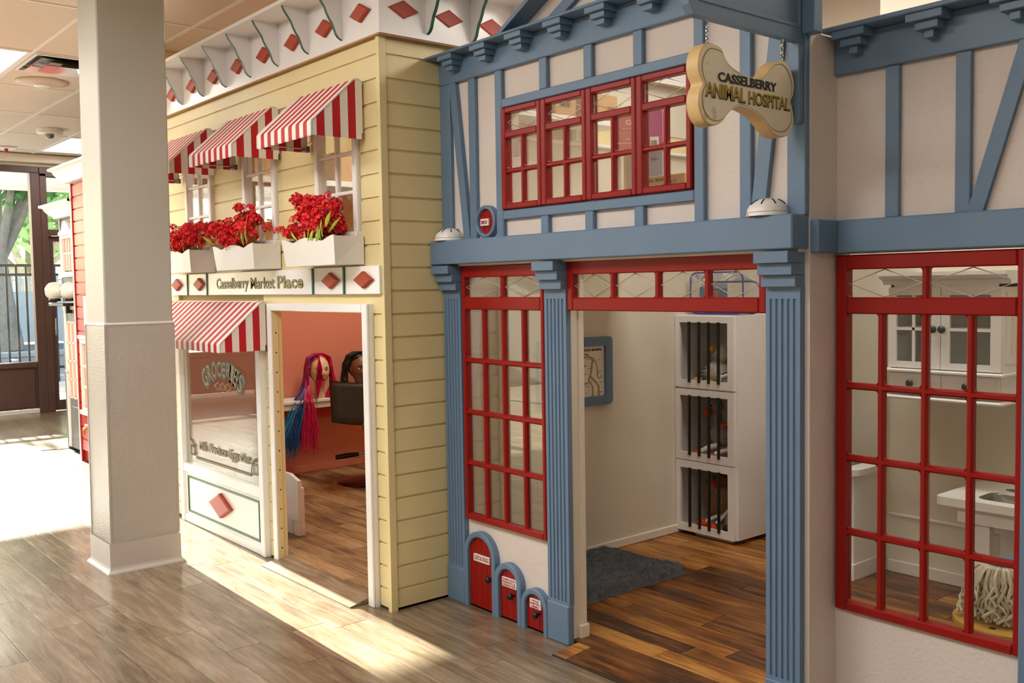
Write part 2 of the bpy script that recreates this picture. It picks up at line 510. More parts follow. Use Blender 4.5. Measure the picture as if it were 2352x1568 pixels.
# ------------------------------------------------------------------ ceiling
ceil = struct('ceiling', (-4.6, 0.5, 3.0))
MB().box(-12.2, 3.0, -4.0, 5.6, 3.02, 3.06).build('deck', 'cream', ceil)
gx0, gy0, gw, gl = -7.02, 1.755, 0.6075, 1.205
def is_light(cx, cy):
    return any(abs(cx - a) < 0.55 and abs(cy - b) < 0.25 for a, b in TROFFERS)
cache = {}; gm = MB(); stuff = MB()
for i in range(-5, 10):
    for j in range(-10, 7):
        x0 = gx0 + i * gl; x1 = x0 + gl; y0 = gy0 + j * gw; y1 = y0 + gw
        x0c, x1c, y0c, y1c = max(x0, -12.2), min(x1, 3.0), max(y0, -4.0), min(y1, 5.6)
        if x1c - x0c < .05 or y1c - y0c < .05: continue
        cx, cy = (x0c + x1c) / 2, (y0c + y1c) / 2
        if is_light(cx, cy) : continue
        spans = [(x0c, x1c)]
        if i == -1 and j == 0: spans = [(x0c, -7.63)]   # the air diffuser takes the other half
        for (a, b) in spans:
            if -12.3 < cx < -4 and 0.6 < cy < 3.2:
                k = (round(b - a, 3), round(y1c - y0c, 3))
                if k not in cache:
                    cache[k] = MB().box(a + .008, b - .008, y0c + .008, y1c - .008, 3.002, 3.015, 0, .002).build('ceiling_tile', 'ceil', ceil)
                else: inst(cache[k], ceil, ((a + b) / 2, cy, 3.002))
            else: stuff.box(a + .008, b - .008, y0c + .008, y1c - .008, 3.002, 3.015)
stuff.build('ceiling_tile', 'ceil', ceil, kind='stuff')
for j in range(-10, 8):
    y = gy0 + j * gw
    if -4 < y < 5.6: gm.box(-12.2, 3.0, y - .012, y + .012, 2.996, 3.004)
for i in range(-5, 10):
    x = gx0 + i * gl
    if -12.2 < x < 3: gm.box(x - .010, x + .010, -4.0, 5.6, 2.997, 3.0035)
gm.box(-7.64, -7.62, 1.755, 2.362, 2.997, 3.0035)
gm.build('ceiling_grid', 'grid', ceil)

for k, (x, y) in enumerate(TROFFERS):
    ix = round((x - gx0 - gl / 2) / gl); jy = round((y - gy0 - gw / 2) / gw)
    x0 = max(gx0 + ix * gl, -12.19); x1 = gx0 + (ix + 1) * gl; y0 = gy0 + jy * gw; y1 = y0 + gw
    lab = {0: 'glowing white ceiling light panel beside the mirrored air diffuser', 1: 'glowing white ceiling light panel nearest the glass entrance wall'}.get(k, 'white ceiling light panel added out of view for fill light')
    t = thing('ceiling_light', lab, 'light', ((x0 + x1) / 2, (y0 + y1) / 2, 2.998), 'recessed light panels in the tiled ceiling')
    MB().box(x0 + .03, x1 - .03, y0 + .03, y1 - .03, 2.999, 3.008).build('diffuser', 'lamp', t)
    f = MB(); holes(f, x0 + .006, x1 - .006, 0, 1, 0, 1, [], 'y')
    f = MB()
    for (a, b, c, d) in ((x0 + .006, x1 - .006, y0 + .006, y0 + .03), (x0 + .006, x1 - .006, y1 - .03, y1 - .006), (x0 + .006, x0 + .03, y0 + .03, y1 - .03), (x1 - .03, x1 - .006, y0 + .03, y1 - .03)):
        f.box(a, b, c, d, 2.994, 3.008)
    f.build('frame', 'grid', t)

# air diffuser, ceiling speaker, smoke detector, sprinkler
t = thing('air_diffuser', 'square chrome louvred air diffuser set in the ceiling beside the light panel', 'vent', (-7.32, 2.06, 3.0))
f = MB()
for (a, b, c, d) in ((-7.61, -7.03, 1.772, 1.792), (-7.61, -7.03, 2.332, 2.352), (-7.61, -7.59, 1.792, 2.332), (-7.05, -7.03, 1.792, 2.332)):
    f.box(a, b, c, d, 2.988, 3.01)
f.build('frame', 'grid', t)
for k, q in enumerate((0.245, 0.165, 0.085)):
    l = MB(); c = (-7.32, 2.062)
    o = q; i_ = q - 0.05
    for s in range(4):
        a0 = [(-o, -o), (o, -o), (o, o), (-o, o)]; b0 = [(-i_, -i_), (i_, -i_), (i_, i_), (-i_, i_)]
        p, q2 = a0[s], a0[(s + 1) % 4]; r_, t_ = b0[(s + 1) % 4], b0[s]
        l.add([(c[0] + p[0], c[1] + p[1], 2.982 - 0.006 * k), (c[0] + q2[0], c[1] + q2[1], 2.982 - .006 * k), (c[0] + r_[0], c[1] + r_[1], 3.012), (c[0] + t_[0], c[1] + t_[1], 3.012)], [(0, 1, 2, 3)])
        l.add([(c[0] + p[0], c[1] + p[1], 2.980 - 0.006 * k), (c[0] + q2[0], c[1] + q2[1], 2.980 - .006 * k), (c[0] + r_[0], c[1] + r_[1], 3.010), (c[0] + t_[0], c[1] + t_[1], 3.010)], [(0, 3, 2, 1)])
    l.build('louvre', 'chrome', t)
MB().box(-7.61, -7.03, 1.772, 2.352, 3.012, 3.016).build('duct_plate', 'steel', t)
t = thing('ceiling_speaker', 'round white domed ceiling speaker beside the air diffuser', 'speaker', (-7.98, 2.05, 3.0))
MB().lathe([(0, 2.968), (.06, 2.968), (.075, 2.974), (.13, 2.982), (.185, 2.99), (.19, 3.001), (0, 3.001)], (-7.98, 2.05, 0), 32).build('cover', mat('speaker_beige', '#cdb7a8', .5), t)
MB().lathe([(0, 2.962), (.055, 2.962), (.062, 2.968)], (-7.98, 2.05, 0), 24).build('grille', 'plastic', t)
t = thing('smoke_detector', 'small white smoke detector on the ceiling before the entrance', 'detector', (-10.25, 2.68, 3.0))
MB().lathe([(.12, 3.001), (.12, 2.965), (.115, 2.955), (.0, 2.955)], (-10.25, 2.68, 0), 20).build('base', 'plastic', t)
MB().lathe([(.042, 2.955), (.042, 2.93), (.03, 2.915), (0, 2.91)], (-10.25, 2.68, 0), 16).build('sensor_cap', 'steel', t)
t = thing('sprinkler_head', 'white square ceiling plate with a red sprinkler tip', 'sprinkler', (-11.75, 2.62, 3.0))
MB().box(-11.86, -11.64, 2.53, 2.71, 2.985, 3.001, 0, .004).build('plate', 'plastic', t)
MB().lathe([(.02, 2.985), (.018, 2.96), (.006, 2.945), (0, 2.945)], (-11.75, 2.62, 0), 10).build('tip', 'inkred', t)

# ------------------------------------------------------------------ hall walls outside the view
wf = struct('wall_front', (-4.6, -4.05, 0)); MB().box(-12.3, 3.1, -4.1, -4.0, 0, 3.02).build('panel', 'cream', wf)
wr = struct('wall_right', (3.05, 0.5, 0)); MB().box(3.0, 3.1, -4.0, 5.6, 0, 3.02).build('panel', 'cream', wr)
wb_ = struct('wall_back', (-4.6, 5.3, 0))
mb = MB(); mb.box(-12.3, -2.364, 5.2, 5.3, 0, 3.02); mb.build('panel', 'cream', wb_)

# ------------------------------------------------------------------ glazed entrance wall (x = -12.2)
wl = struct('wall_left', (-12.25, 1.0, 0))
mb = MB()
mb.box(-12.32, -12.2, -4.0, 5.3, 2.86, 3.02)
mb.box(-12.32, -12.2, 3.62, 5.3, 0, 2.86)
mb.build('panel', 'cream', wl)
MB().prism([(-12.2, 2.995), (-12.08, 2.995), (-12.08, 2.93), (-12.13, 2.90), (-12.17, 2.875), (-12.2, 2.87)], 'y', -4.0, 5.2).build('bulkhead_cove', 'cream_light', wl) if False else MB().box(-12.2, -12.10, -4.0, 5.2, 2.90, 2.996, 0, .01).build('bulkhead', 'cream_light', wl)
FR = -12.2
w1 = struct('window_1', (-12.23, 0.5, 0))
MB().box(-12.27, -12.17, -4.0, 3.045, 2.79, 2.86, 0, .006).build('head_rail', 'brown', w1)
MB().box(-12.27, -12.17, -4.0, 2.945, 0.535, 0.60, 0, .006).build('sill_rail', 'brown', w1)
for (a, b) in ((2.945, 3.045), (1.12, 1.22), (-0.15, -0.05), (-1.3, -1.2), (-2.4, -2.3)):
    MB().box(-12.28, -12.16, a, b, 0.0, 2.79, 0, .006).build('post', 'brown', w1)
for (a, b) in ((1.22, 2.945), (-0.05, 1.12), (-1.2, -0.15), (-2.3, -1.3), (-4.0, -2.4)):
    MB().box(-12.25, -12.20, a, b, 0.05, 0.535).build('kick_panel', 'brown', w1)
    MB().box(-12.20, -12.185, a + .03, b - .03, 0.07, 0.52, 0, .006).build('raised_panel', 'brown', w1)
    MB().box(-12.232, -12.226, a, b, 0.60, 2.79).build('pane', 'glass', w1)
bb = struct('baseboard_left', (-12.18, 0, 0)); MB().box(-12.2, -12.17, -4.0, 3.04, 0.0, 0.05, 0, .005).build('board', 'white', bb)
d1_ = struct('door_1', (-12.23, 3.35, 0))
MB().box(-12.28, -12.16, 3.045, 3.12, 0, 2.79, 0, .006).build('jamb', 'brown', d1_)
MB().box(-12.28, -12.16, 3.62, 3.70, 0, 2.79, 0, .006).build('jamb', 'brown', d1_)
MB().box(-12.28, -12.16, 3.045, 3.70, 2.75, 2.86, 0, .006).build('head', 'brown', d1_)
MB().box(-12.28, -12.16, 3.12, 3.62, 2.07, 2.14, 0, .006).build('transom_bar', 'brown', d1_)
MB().box(-12.232, -12.226, 3.12, 3.62, 2.14, 2.75).build('transom_pane', 'glass', d1_)
dl = MB(); holes(dl, 3.125, 3.615, 0.01, 2.065, -12.25, -12.205, [(3.175, 3.565, 0.13, 2.0)], 'x'); dl.build('leaf', 'brown', d1_)
MB().box(-12.231, -12.225, 3.175, 3.565, 0.13, 2.0).build('pane', 'glass', d1_)
MB().tube([(-12.14, 3.15, 0.90), (-12.13, 3.15, 0.93), (-12.13, 3.15, 1.1)], .01, 8).build('push_handle', 'chrome', d1_)

# ------------------------------------------------------------------ outside
M['asphalt'] = mat('asphalt', '#8b8a88', .9, var=.1, scale=1)
M['conc'] = mat('concrete', '#c9c4ba', .9, var=.05, scale=2)
M['bark'] = mat('bark', '#a39585', .9, var=.25, scale=8, bump=.6, bscale=20)
g = struct('ground'); g.location = (-35, 4, -0.1)
MB().box(-90, -12.32, -40, 60, -.3, -.06).build('road', 'asphalt', g)
MB().box(-16.3, -12.32, -40, 60, -.06, -.01).build('sidewalk', 'conc', g)
MB().box(-24.4, -24.0, -40, 60, -.06, .06, 0, .02).build('kerb', 'conc', g)
# canopy over the walk, in two lengths with a slot between
for (a, b, lab) in ((-6.0, 1.93, 'white canopy ceiling outside the glass wall, nearer length'), (2.75, 9.0, 'white canopy ceiling outside the glass wall with a plain edge beam')):
    t = thing('canopy', lab, 'canopy', (-14.1, (a + b) / 2, 2.95))
    MB().box(-15.7, -12.33, a, b, 3.0, 3.06).build('soffit', mat('soffit_white', '#efece8', .6, emit=0), t)
    MB().box(-15.85, -15.7, a, b, 2.93, 3.2, 0, .01).build('edge_beam', 'white', t)
    for k in range(12):
        x = -15.6 + k * .27
        MB().box(x, x + .012, a, b, 2.992, 3.0).build('seam', 'white', t)
# black picket fence
t = thing('picket_fence', 'tall black metal picket fence across the walk outside', 'fence', (-16, 3, 0))
for z in (1.82, 1.68, .25): MB().box(-16.02, -15.98, -2, 8, z - .02, z + .02, 0, .004).build('rail', 'black', t)
p0 = MB().box(-16.013, -15.987, 3.47, 3.50, .02, 1.84, 0, .004).build('picket', 'black', t)
for k in range(-20, 34):
    if k: inst(p0, t, (-16.0, 3.485 + k * .1365, .02))
# pale fence and wall across the road
t = thing('garden_fence', 'pale picket fence above a pale wall across the road', 'fence', (-30, 8, 0))
MB().box(-30.2, -30, -5, 30, 0, 1.45).build('low_wall', mat('pale_wall', '#dedede', .8, var=.05), t)
q0 = MB().box(-30.03, -29.97, 5.0, 5.1, 1.45, 1.9).build('picket', 'white', t)
for k in range(1, 46): inst(q0, t, (-30, 5.05 + k * .2, 1.45))
MB().box(-30.06, -30.02, 4.5, 14.5, 1.75, 1.8).build('rail', 'white', t)

def tree(name, label, base, h, seedv, leafm, spread, n=2600, trunk=.3, ls=.16):
    rnd = random.Random(seedv)
    t = thing(name, label, 'tree', base, 'leafy street trees beyond the fence')
    tb = MB(); tips = []
    b = Vector(base)
    lean = Vector((rnd.uniform(-.1, .1), rnd.uniform(-.1, .1), 1))
    fork = b + lean * h * .32
    tb.tube([b, b + lean * h * .16, fork], [trunk * 1.3, trunk, trunk * .85], 10)
    for k in range(7):
        a = k * 2 * PI / 7 + rnd.random() * .5
        d = Vector((math.cos(a) * spread, math.sin(a) * spread, h * rnd.uniform(.35, .6)))
        p1 = fork + d * .4 + Vector((0, 0, -.1 * h * 0)); p2 = fork + d * .8 + Vector((0, 0, .05 * h)); p3 = fork + d
        tb.tube([fork - Vector((0, 0, .1)), p1, p2, p3], [trunk * .55, trunk * .4, trunk * .22, .03], 8)
        tips += [p2, p3, p1 * .3 + p2 * .7]
        for q in range(3):
            e = p2 + Vector((rnd.uniform(-1, 1) * spread * .5, rnd.uniform(-1, 1) * spread * .5, rnd.uniform(-.2, .8)))
            tb.tube([p1 * .4 + p2 * .6, (p1 + e) / 2 + Vector((0, 0, .2)), e], [.09, .06, .02], 6); tips.append(e)
    tb.build('trunk', 'bark', t)
    lf = MB()
    for k in range(n):
        c = rnd.choice(tips); s = spread * .42
        p = c + Vector((rnd.gauss(0, s * .6), rnd.gauss(0, s * .6), rnd.gauss(0, s * .4)))
        u = Vector((rnd.uniform(-1, 1), rnd.uniform(-1, 1), rnd.uniform(-1, 1))).normalized(); v = u.orthogonal().normalized()
        r_ = ls * rnd.uniform(.6, 1.3)
        lf.add([p - u * r_, p + v * r_ * .5, p + u * r_, p - v * r_ * .5], [(0, 1, 2, 3)])
    lf.build('foliage', leafm, t, kind='stuff')
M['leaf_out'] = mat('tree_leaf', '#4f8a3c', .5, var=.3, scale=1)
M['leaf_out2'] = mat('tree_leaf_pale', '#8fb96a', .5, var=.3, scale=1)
tree('street_tree', 'large street tree with a thick forked grey trunk behind the fence', (-27.0, 5.9, -.06), 7.0, 4, 'leaf_out', 1.6, 5600, .27, .16)
tree('street_tree', 'dark green tree seen above the door of the entrance', (-29.0, 10.6, -.06), 7.5, 9, 'leaf_out', 2.6, 3600, .3, .2)
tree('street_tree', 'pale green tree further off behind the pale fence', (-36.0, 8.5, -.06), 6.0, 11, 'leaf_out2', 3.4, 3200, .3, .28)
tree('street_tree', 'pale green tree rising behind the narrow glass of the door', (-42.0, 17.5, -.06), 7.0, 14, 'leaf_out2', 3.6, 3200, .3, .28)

# ------------------------------------------------------------------ column
def lean(mb, k=0.0105):
    mb.v = [(p[0], p[1] + p[2] * k, p[2]) for p in mb.v]; return mb
t = thing('column', 'square cream column standing free in the hall before the market facade', 'column', (-5.06, 1.65, 0))
cx0, cx1, cy0, cy1 = -5.222, -4.91, 1.482, 1.83
lean(MB().box(cx0 + .006, cx1 - .006, cy0 + .006, cy1 - .006, 1.24, 3.0, 0, .006)).build('shaft', 'column', t)
lean(MB().box(cx0 + .003, cx1 - .003, cy0 + .003, cy1 - .003, .14, 1.235, 0, .004)).build('wall_panel', 'column_panel', t)
lean(MB().box(cx0 - .002, cx1 + .002, cy0 - .002, cy1 + .002, 1.233, 1.247, 0, .004)).build('panel_cap', 'plastic', t)
for (a, b) in ((cx0, cy0), (cx1, cy0), (cx1, cy1), (cx0, cy1)):
    lean(MB().box(a - .009 if a == cx1 else a - .0005, a + .0005 if a == cx1 else a + .009, b - .009 if b == cy1 else b - .0005, b + .0005 if b == cy1 else b + .009, .15, 1.233)).build('corner_strip', 'column_panel', t)
cv = MB(); prof = [(0, .148), (.004, .15), (.004, .03), (.007, .018), (.014, .012), (.02, .005), (.021, 0.0)]
ring = [(cx0, cy0, -1, -1), (cx1, cy0, 1, -1), (cx1, cy1, 1, 1), (cx0, cy1, -1, 1)]
vs = [(x + sx * d, y + sy * d, z) for (x, y, sx, sy) in ring for (d, z) in prof]
n = len(prof)
fs = [(i * n + j, ((i + 1) % 4) * n + j, ((i + 1) % 4) * n + j + 1, i * n + j + 1) for i in range(4) for j in range(n - 1)]
cv.add(vs, fs); cv.build('cove_base', 'cove', t)
# ------------------------------------------------------------------ market facade (yellow)
PIT = 0.0993
market = thing('market_facade', 'pale yellow clapboard market front with white bracketed cornice', 'facade', (-5.0, 2.3, 0))
XL, XR = -6.6, -3.485
GROOVES = [2.382 - PIT * k for k in range(24)]
TOP = 2.452
def board_run(a0, a1, z0, z1, axis, face, nm='siding_board', root=market, m='yellow'):
    # shiplap profile: flat face, small quirk groove along the top edge
    s = -1 if axis == 'y' else 1
    g = .009
    if axis == 'y':
        prof = [(face, z0), (face, z1 - g - .003), (face + .008, z1 - g), (face + .008, z1), (face + .02, z1), (face + .02, z0)]
        return MB().prism(prof, 'x', a0, a1).build(nm, m, root)
    prof = [(face, z0), (face, z1 - g - .003), (face - .008, z1 - g), (face - .008, z1), (face - .02, z1), (face - .02, z0)]
    return MB().prism(prof, 'y', a0, a1).build(nm, m, root)
MHOLES = [(-4.552, -3.578, 0, 1.335), (-5.81, -4.645, 0, 1.34), (-4.045, -3.66, 1.63, 2.2), (-4.83, -4.445, 1.63, 2.2), (-5.615, -5.23, 1.63, 2.2)]
rows = [(GROOVES[0], TOP)] + [(GROOVES[k + 1], GROOVES[k]) for k in range(23)] + [(0.012, GROOVES[23])]
for (z0, z1) in rows:
    zc = (z0 + z1) / 2
    cuts = sorted([(h[0], h[1]) for h in MHOLES if h[2] < zc < h[3]])
    x = XL
    for (a, b) in cuts + [(-3.502, None)]:
        if a - x > .02: board_run(x, a, z0, z1, 'y', 2.212)
        if b is not None: x = b
    board_run(2.238, 2.545, z0, z1, 'x', -3.485)
mb = MB(); holes(mb, XL, -3.506, 0.01, 2.47, 2.232, 2.24, MHOLES); mb.build('sheathing', 'yellow_dark', market)
MB().box(-3.56, -3.506, 2.232, 5.2, .01, 3.0).build('side_wall', 'yellow', market)
MB().prism([(-3.504, 2.204), (-3.478, 2.204), (-3.478, 2.238), (-3.50, 2.238), (-3.50, 2.218), (-3.504, 2.218)], 'z', 0.0, 2.452).build('corner_board', 'yellow', market, bevel=.0015)
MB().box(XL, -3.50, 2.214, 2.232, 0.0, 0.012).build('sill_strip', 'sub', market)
# cornice: fascia, shelf, edge strip, corbels and diamonds
MB().box(XL, -3.448, 2.19, 2.21, 2.453, 2.676).build('fascia', 'white_gloss', market)
MB().box(-3.468, -3.448, 2.21, 4.4, 2.453, 2.676).build('fascia', 'white_gloss', market)
MB().box(XL, -3.452, 2.192, 2.215, 2.447, 2.453).build('edge_strip', 'card', market)
MB().box(-3.475, -3.452, 2.215, 4.4, 2.447, 2.453).build('edge_strip', 'card', market)
mb = MB(); mb.prism([(XL, 2.04), (-3.298, 2.04), (-3.298, 4.4), (-3.468, 4.4), (-3.468, 2.21), (XL, 2.21)], 'z', 2.676, 2.692)
mb.build('cornice_shelf', 'white_gloss', market)
CURVE = [(2.062, 2.676), (2.073, 2.655), (2.092, 2.63), (2.107, 2.609), (2.116, 2.586), (2.127, 2.566), (2.142, 2.546), (2.152, 2.522), (2.160, 2.500), (2.172, 2.486), (2.19, 2.477)]
def corbel(x, z=0):
    m_ = MB().prism(CURVE + [(2.19, 2.676)], 'x', x - .008, x + .008)
    o = m_.build('corbel', 'white_gloss', market)
    e = MB()
    for (a, b) in zip(CURVE[:-1], CURVE[1:]):
        e.add([(x - .0075, a[0] - .002, a[1]), (x + .0075, a[0] - .002, a[1]), (x + .0075, b[0] - .002, b[1]), (x - .0075, b[0] - .002, b[1]),
               (x - .0075, a[0] + .003, a[1]), (x + .0075, a[0] + .003, a[1]), (x + .0075, b[0] + .003, b[1]), (x - .0075, b[0] + .003, b[1])],
              [(0, 1, 2, 3), (0, 4, 5, 1), (3, 2, 6, 7), (0, 3, 7, 4), (1, 5, 6, 2)])
    e.build('green_edging', 'green', o)
for k in range(9): corbel(-3.75 - .3045 * k)
def corbel_side(y):
    C2 = [(-3.448 + (2.19 - a), b) for a, b in CURVE]
    o = MB().prism(C2 + [(-3.448, 2.676)], 'y', y - .008, y + .008).build('corbel', 'white_gloss', market)
    e = MB()
    for (a, b) in zip(C2[:-1], C2[1:]):
        e.add([(a[0] + .002, y - .0075, a[1]), (a[0] + .002, y + .0075, a[1]), (b[0] + .002, y + .0075, b[1]), (b[0] + .002, y - .0075, b[1]),
               (a[0] - .003, y - .0075, a[1]), (a[0] - .003, y + .0075, a[1]), (b[0] - .003, y + .0075, b[1]), (b[0] - .003, y - .0075, b[1])],
              [(0, 1, 2, 3), (0, 4, 5, 1), (3, 2, 6, 7), (0, 3, 7, 4), (1, 5, 6, 2)])
    e.build('green_edging', 'green', o)
for y in (2.433, 2.675, 2.917): corbel_side(y)
def diamond(cx, cz, hw, hh, y, parent, m='brick', axis='y', th=.018):
    o = [(cx, cz + hh), (cx + hw, cz), (cx, cz - hh), (cx - hw, cz)]
    i_ = [(cx, cz + hh * .86), (cx + hw * .86, cz), (cx, cz - hh * .86), (cx - hw * .86, cz)]
    mb = MB()
    s = -1 if axis == 'y' else 1
    P = (lambda p, d: (p[0], y + s * d, p[1])) if axis == 'y' else (lambda p, d: (y + s * d, p[0], p[1]))
    vs = [P(p, 0) for p in o] + [P(p, th * .75) for p in o] + [P(p, th) for p in i_]
    fs = [(k, (k + 1) % 4, (k + 1) % 4 + 4, k + 4) for k in range(4)] + [(k + 4, (k + 1) % 4 + 4, (k + 1) % 4 + 8, k + 8) for k in range(4)] + [(8, 9, 10, 11), (3, 2, 1, 0)]
    mb.add(vs, fs)
    return mb.build('diamond', m, parent)
for k in range(9): diamond(-3.583 - .3055 * k, 2.557, .078, .0395, 2.19, market)
for y in (2.312, 2.548, 2.787): diamond(y, 2.562, .076, .038, -3.448, market, axis='x', th=.006)

# sign board
t = thing('market_sign', 'long white sign board reading Casselberry Market Place', 'sign', (-4.69, 2.2, 1.43))
MB().box(-5.89, -3.492, 2.190, 2.212, 1.372, 1.494, 0, .002).build('board', 'white_gloss', t)
for x in (-3.782, -4.068, -5.312, -5.598): MB().box(x - .006, x + .006, 2.183, 2.19, 1.372, 1.494).build('green_strip', 'green', t)
for x in (-3.610, -3.896, -5.412 + 0.0, -5.745): diamond(x + (0 if x > -5 else -.005 if x < -5.7 else 0) , 1.434, .077, .037, 2.190, t)
text('lettering', 'Casselberry', -5.18, -4.775, 1.391, 1.463, 2.1885, 'gold', t, outline='inkgreen', oo=.026, off=.004)
text('lettering', 'Market', -4.745, -4.47, 1.405, 1.461, 2.1885, 'gold', t, outline='inkgreen', oo=.014, off=.002, shift=(.0015, -.001))
text('lettering', 'Place', -4.435, -4.172, 1.405, 1.463, 2.1885, 'gold', t, outline='inkgreen', oo=.026, off=.004)

# white casement windows under the awnings
def white_window(num, x0, x1):
    r = struct('window_%d' % num, ((x0 + x1) / 2, 2.2, 1.64))
    z0, z1 = 1.645, 2.2; y0, y1 = 2.192, 2.24
    MB().box(x0, x0 + .035, y0, y1, z0, z1, 0, .004).build('jamb', 'white', r)
    MB().box(x1 - .035, x1, y0, y1, z0, z1, 0, .004).build('jamb', 'white', r)
    MB().box(x0 + .035, x1 - .035, y0, y1, z1 - .03, z1).build('head', 'white', r)
    MB().box(x0 - .012, x1 + .012, 2.178, y1, z0 - .03, z0, 0, .004).build('sill', 'white', r)
    a, b = x0 + .035, x1 - .035; cx = (a + b) / 2
    MB().box(cx - .009, cx + .009, 2.20, 2.222, z0, z1 - .03, 0, .003).build('muntin', 'white', r)
    for z in (1.819, 1.991): MB().box(a, b, 2.2008, 2.2212, z - .008, z + .008, 0, .003).build('muntin', 'white', r)
    zz = [z0, 1.811 , 1.827, 1.983, 1.999, z1 - .03]
    for (p, q) in ((a, cx - .009), (cx + .009, b)):
        for (s, e) in ((z0, 1.811), (1.827, 1.983), (1.999, z1 - .03)):
            MB().box(p, q, 2.210, 2.213, s, e).build('pane', 'glass_in', r)
white_window(2, -4.04, -3.665); white_window(3, -4.825, -4.45); white_window(4, -5.61, -5.235)

# awnings
def awning(label, x0, x1, prof, nst, group, name='awning'):
    """prof: side outline from wall-bottom up to the wall-top, out over the slope and down the valance"""
    (yb, zb), (yt, zt), (yc, zc), (ys, zs), (yv, zv) = prof
    t = thing(name, label, 'awning', ((x0 + x1) / 2, yb, zb), group)
    n = nst * 2 + 1; top = MB(); W_ = (x1 - x0) / n
    path = [(yt, zt - .004), (yc + .012, zt), (yc, zc - .003), (ys + .003, zs + .004), (ys, zs - .004), (yv, zv)]
    for k in range(n):
        a, b = x0 + k * W_, x0 + (k + 1) * W_
        for i in range(len(path) - 1):
            (p, q), (r_, s) = path[i], path[i + 1]
            top.add([(a, p, q), (b, p, q), (b, r_, s), (a, r_, s), (a, p + .002, q - .003), (b, p + .002, q - .003), (b, r_ + .002, s - .003), (a, r_ + .002, s - .003)],
                    [(0, 3, 2, 1), (4, 5, 6, 7)], 1 if k % 2 else 0)
    top.build('canopy', ['awn_white', 'awn_red'], t)
    # cheeks with vertical stripes
    def zof(y):
        if y >= yc: return zt
        return zs + (zc - zs) * (y - ys) / (yc - ys)
    for x, s in ((x1, -1), (x0, 1)):
        ck = MB(); y = yb - .001; k = 0; st = .0375
        while y > ys + .001:
            ya, ybb = y, max(y - (st if k else .033), ys)
            cr = [(ya, zb), (ybb, zv + (zb - zv) * (ybb - ys) / (yb - ys)), (ybb, zof(ybb) - .004)]
            if ya > yc > ybb: cr.append((yc, zt - .004))
            cr.append((ya, zof(ya) - .004))
            ck.prism(cr, 'x', x, x + s * .003, k % 2)
            y = ybb; k += 1
        ck.build('cheek', ['awn_white', 'awn_red'], t)
        pip = MB(); pip.tube([(x, yb - .012, zt - .001), (x, yc + .012, zt), (x, yc, zc - .003), (x, ys + .003, zs + .004), (x, ys, zs - .004), (x, yv, zv)], .0045, 6)
        pip.build('piping', 'awn_white', t)
    MB().box(x0 + .004, x1 - .004, yb - .012, yb - .002, zt - .03, zt - .012).build('head_bar', 'steel', t)
    for x in (x0 + .012, x1 - .012):
        MB().box(x - .008, x + .008, yb - .035, yb, zb + .006, zb + .018).box(x - .012, x + .012, yb - .006, yb, zb - .0, zb + .028).build('hinge', 'steel', t)
    fr = MB().tube([(x0 + .008, yb - .01, zb + .016), (x0 + .008, ys + .008, zv + .016), (x1 - .008, ys + .008, zv + .016), (x1 - .008, yb - .01, zb + .016)], .003, 6)
    fr.build('frame', 'plastic', t)
    return t
AP = [(2.2, 2.034), (2.2, 2.287), (2.158, 2.287), (1.951, 2.09), (1.951, 2.034)]
awning('red and white striped awning over the window nearest the corner board', -4.11, -3.611, AP, 7, 'striped awnings on the market front')
awning('middle of the three upper red and white striped awnings', -4.905, -4.395, AP, 7, 'striped awnings on the market front')
awning('upper striped awning next to the column, partly hidden by it', -5.70, -5.189, AP, 7, 'striped awnings on the market front')
BP = [(2.2, 1.087), (2.2, 1.335), (2.17, 1.333), (1.949, 1.131), (1.949, 1.089)]
awning('wide striped awning over the groceries display window', -5.87, -4.605, BP, 17, 'striped awnings on the market front')

# planters
def planter(label, x0, x1):
    t = thing('planter_box', label, 'planter', ((x0 + x1) / 2, 2.13, 1.5), 'white planter boxes under the market windows')
    zb, h = 1.501, .12
    n = 24; fr = MB(); vs = []
    for k in range(n + 1):
        u = k / n; x = x0 + (x1 - x0) * u
        d = (u - .5) * 2
        z = 1.6215 + .0035 * math.cos(d * 2 * PI) - .012 * math.exp(-((abs(d) - .55) / .17) ** 2) + .002 * (abs(d) > .9)
        xb = x0 + .014 + (x1 - x0 - .028) * u
        vs += [(xb, 2.070, zb), (x, 2.058, z), (x, 2.066, z), (xb, 2.078, zb)]
    fs = []
    for k in range(n):
        a, b = k * 4, k * 4 + 4
        fs += [(a, b, b + 1, a + 1), (a + 1, b + 1, b + 2, a + 2), (a + 2, b + 2, b + 3, a + 3), (a + 3, b + 3, b, a)]
    fs += [(0, 1, 2, 3), (n * 4 + 3, n * 4 + 2, n * 4 + 1, n * 4)]
    fr.add(vs, fs, 0, False); fr.build('front_panel', 'plastic', t)
    for s, x in ((1, x0), (-1, x1)):
        q = MB(); i_ = .008 * s
        A = [(x + .014 * s, 2.070, zb), (x, 2.058, 1.6235), (x, 2.206, 1.6235), (x + .002 * s, 2.206, zb)]
        B = [(p[0] + i_, p[1], p[2]) for p in A]
        q.add(A + B, [(0, 1, 2, 3), (7, 6, 5, 4), (0, 4, 5, 1), (1, 5, 6, 2), (2, 6, 7, 3), (3, 7, 4, 0)]); q.build('end_panel', 'plastic', t)
    MB().box(x0 + .01, x1 - .01, 2.198, 2.206, zb, 1.6235).build('back_panel', 'plastic', t)
    MB().box(x0 + .015, x1 - .015, 2.072, 2.204, zb, zb + .008).build('base_panel', 'plastic', t)
    MB().box(x0 + .012, x1 - .012, 2.072, 2.2, zb + .06, zb + .075).build('soil', mat('planter_foam', '#3d3a22', .9, bump=.5), t)
planter('white planter box on the right, nearest the corner board', -4.117, -3.636)
planter('middle white planter box under the middle window', -4.905, -4.425)
planter('white planter box half hidden behind the column', -5.705, -5.226)

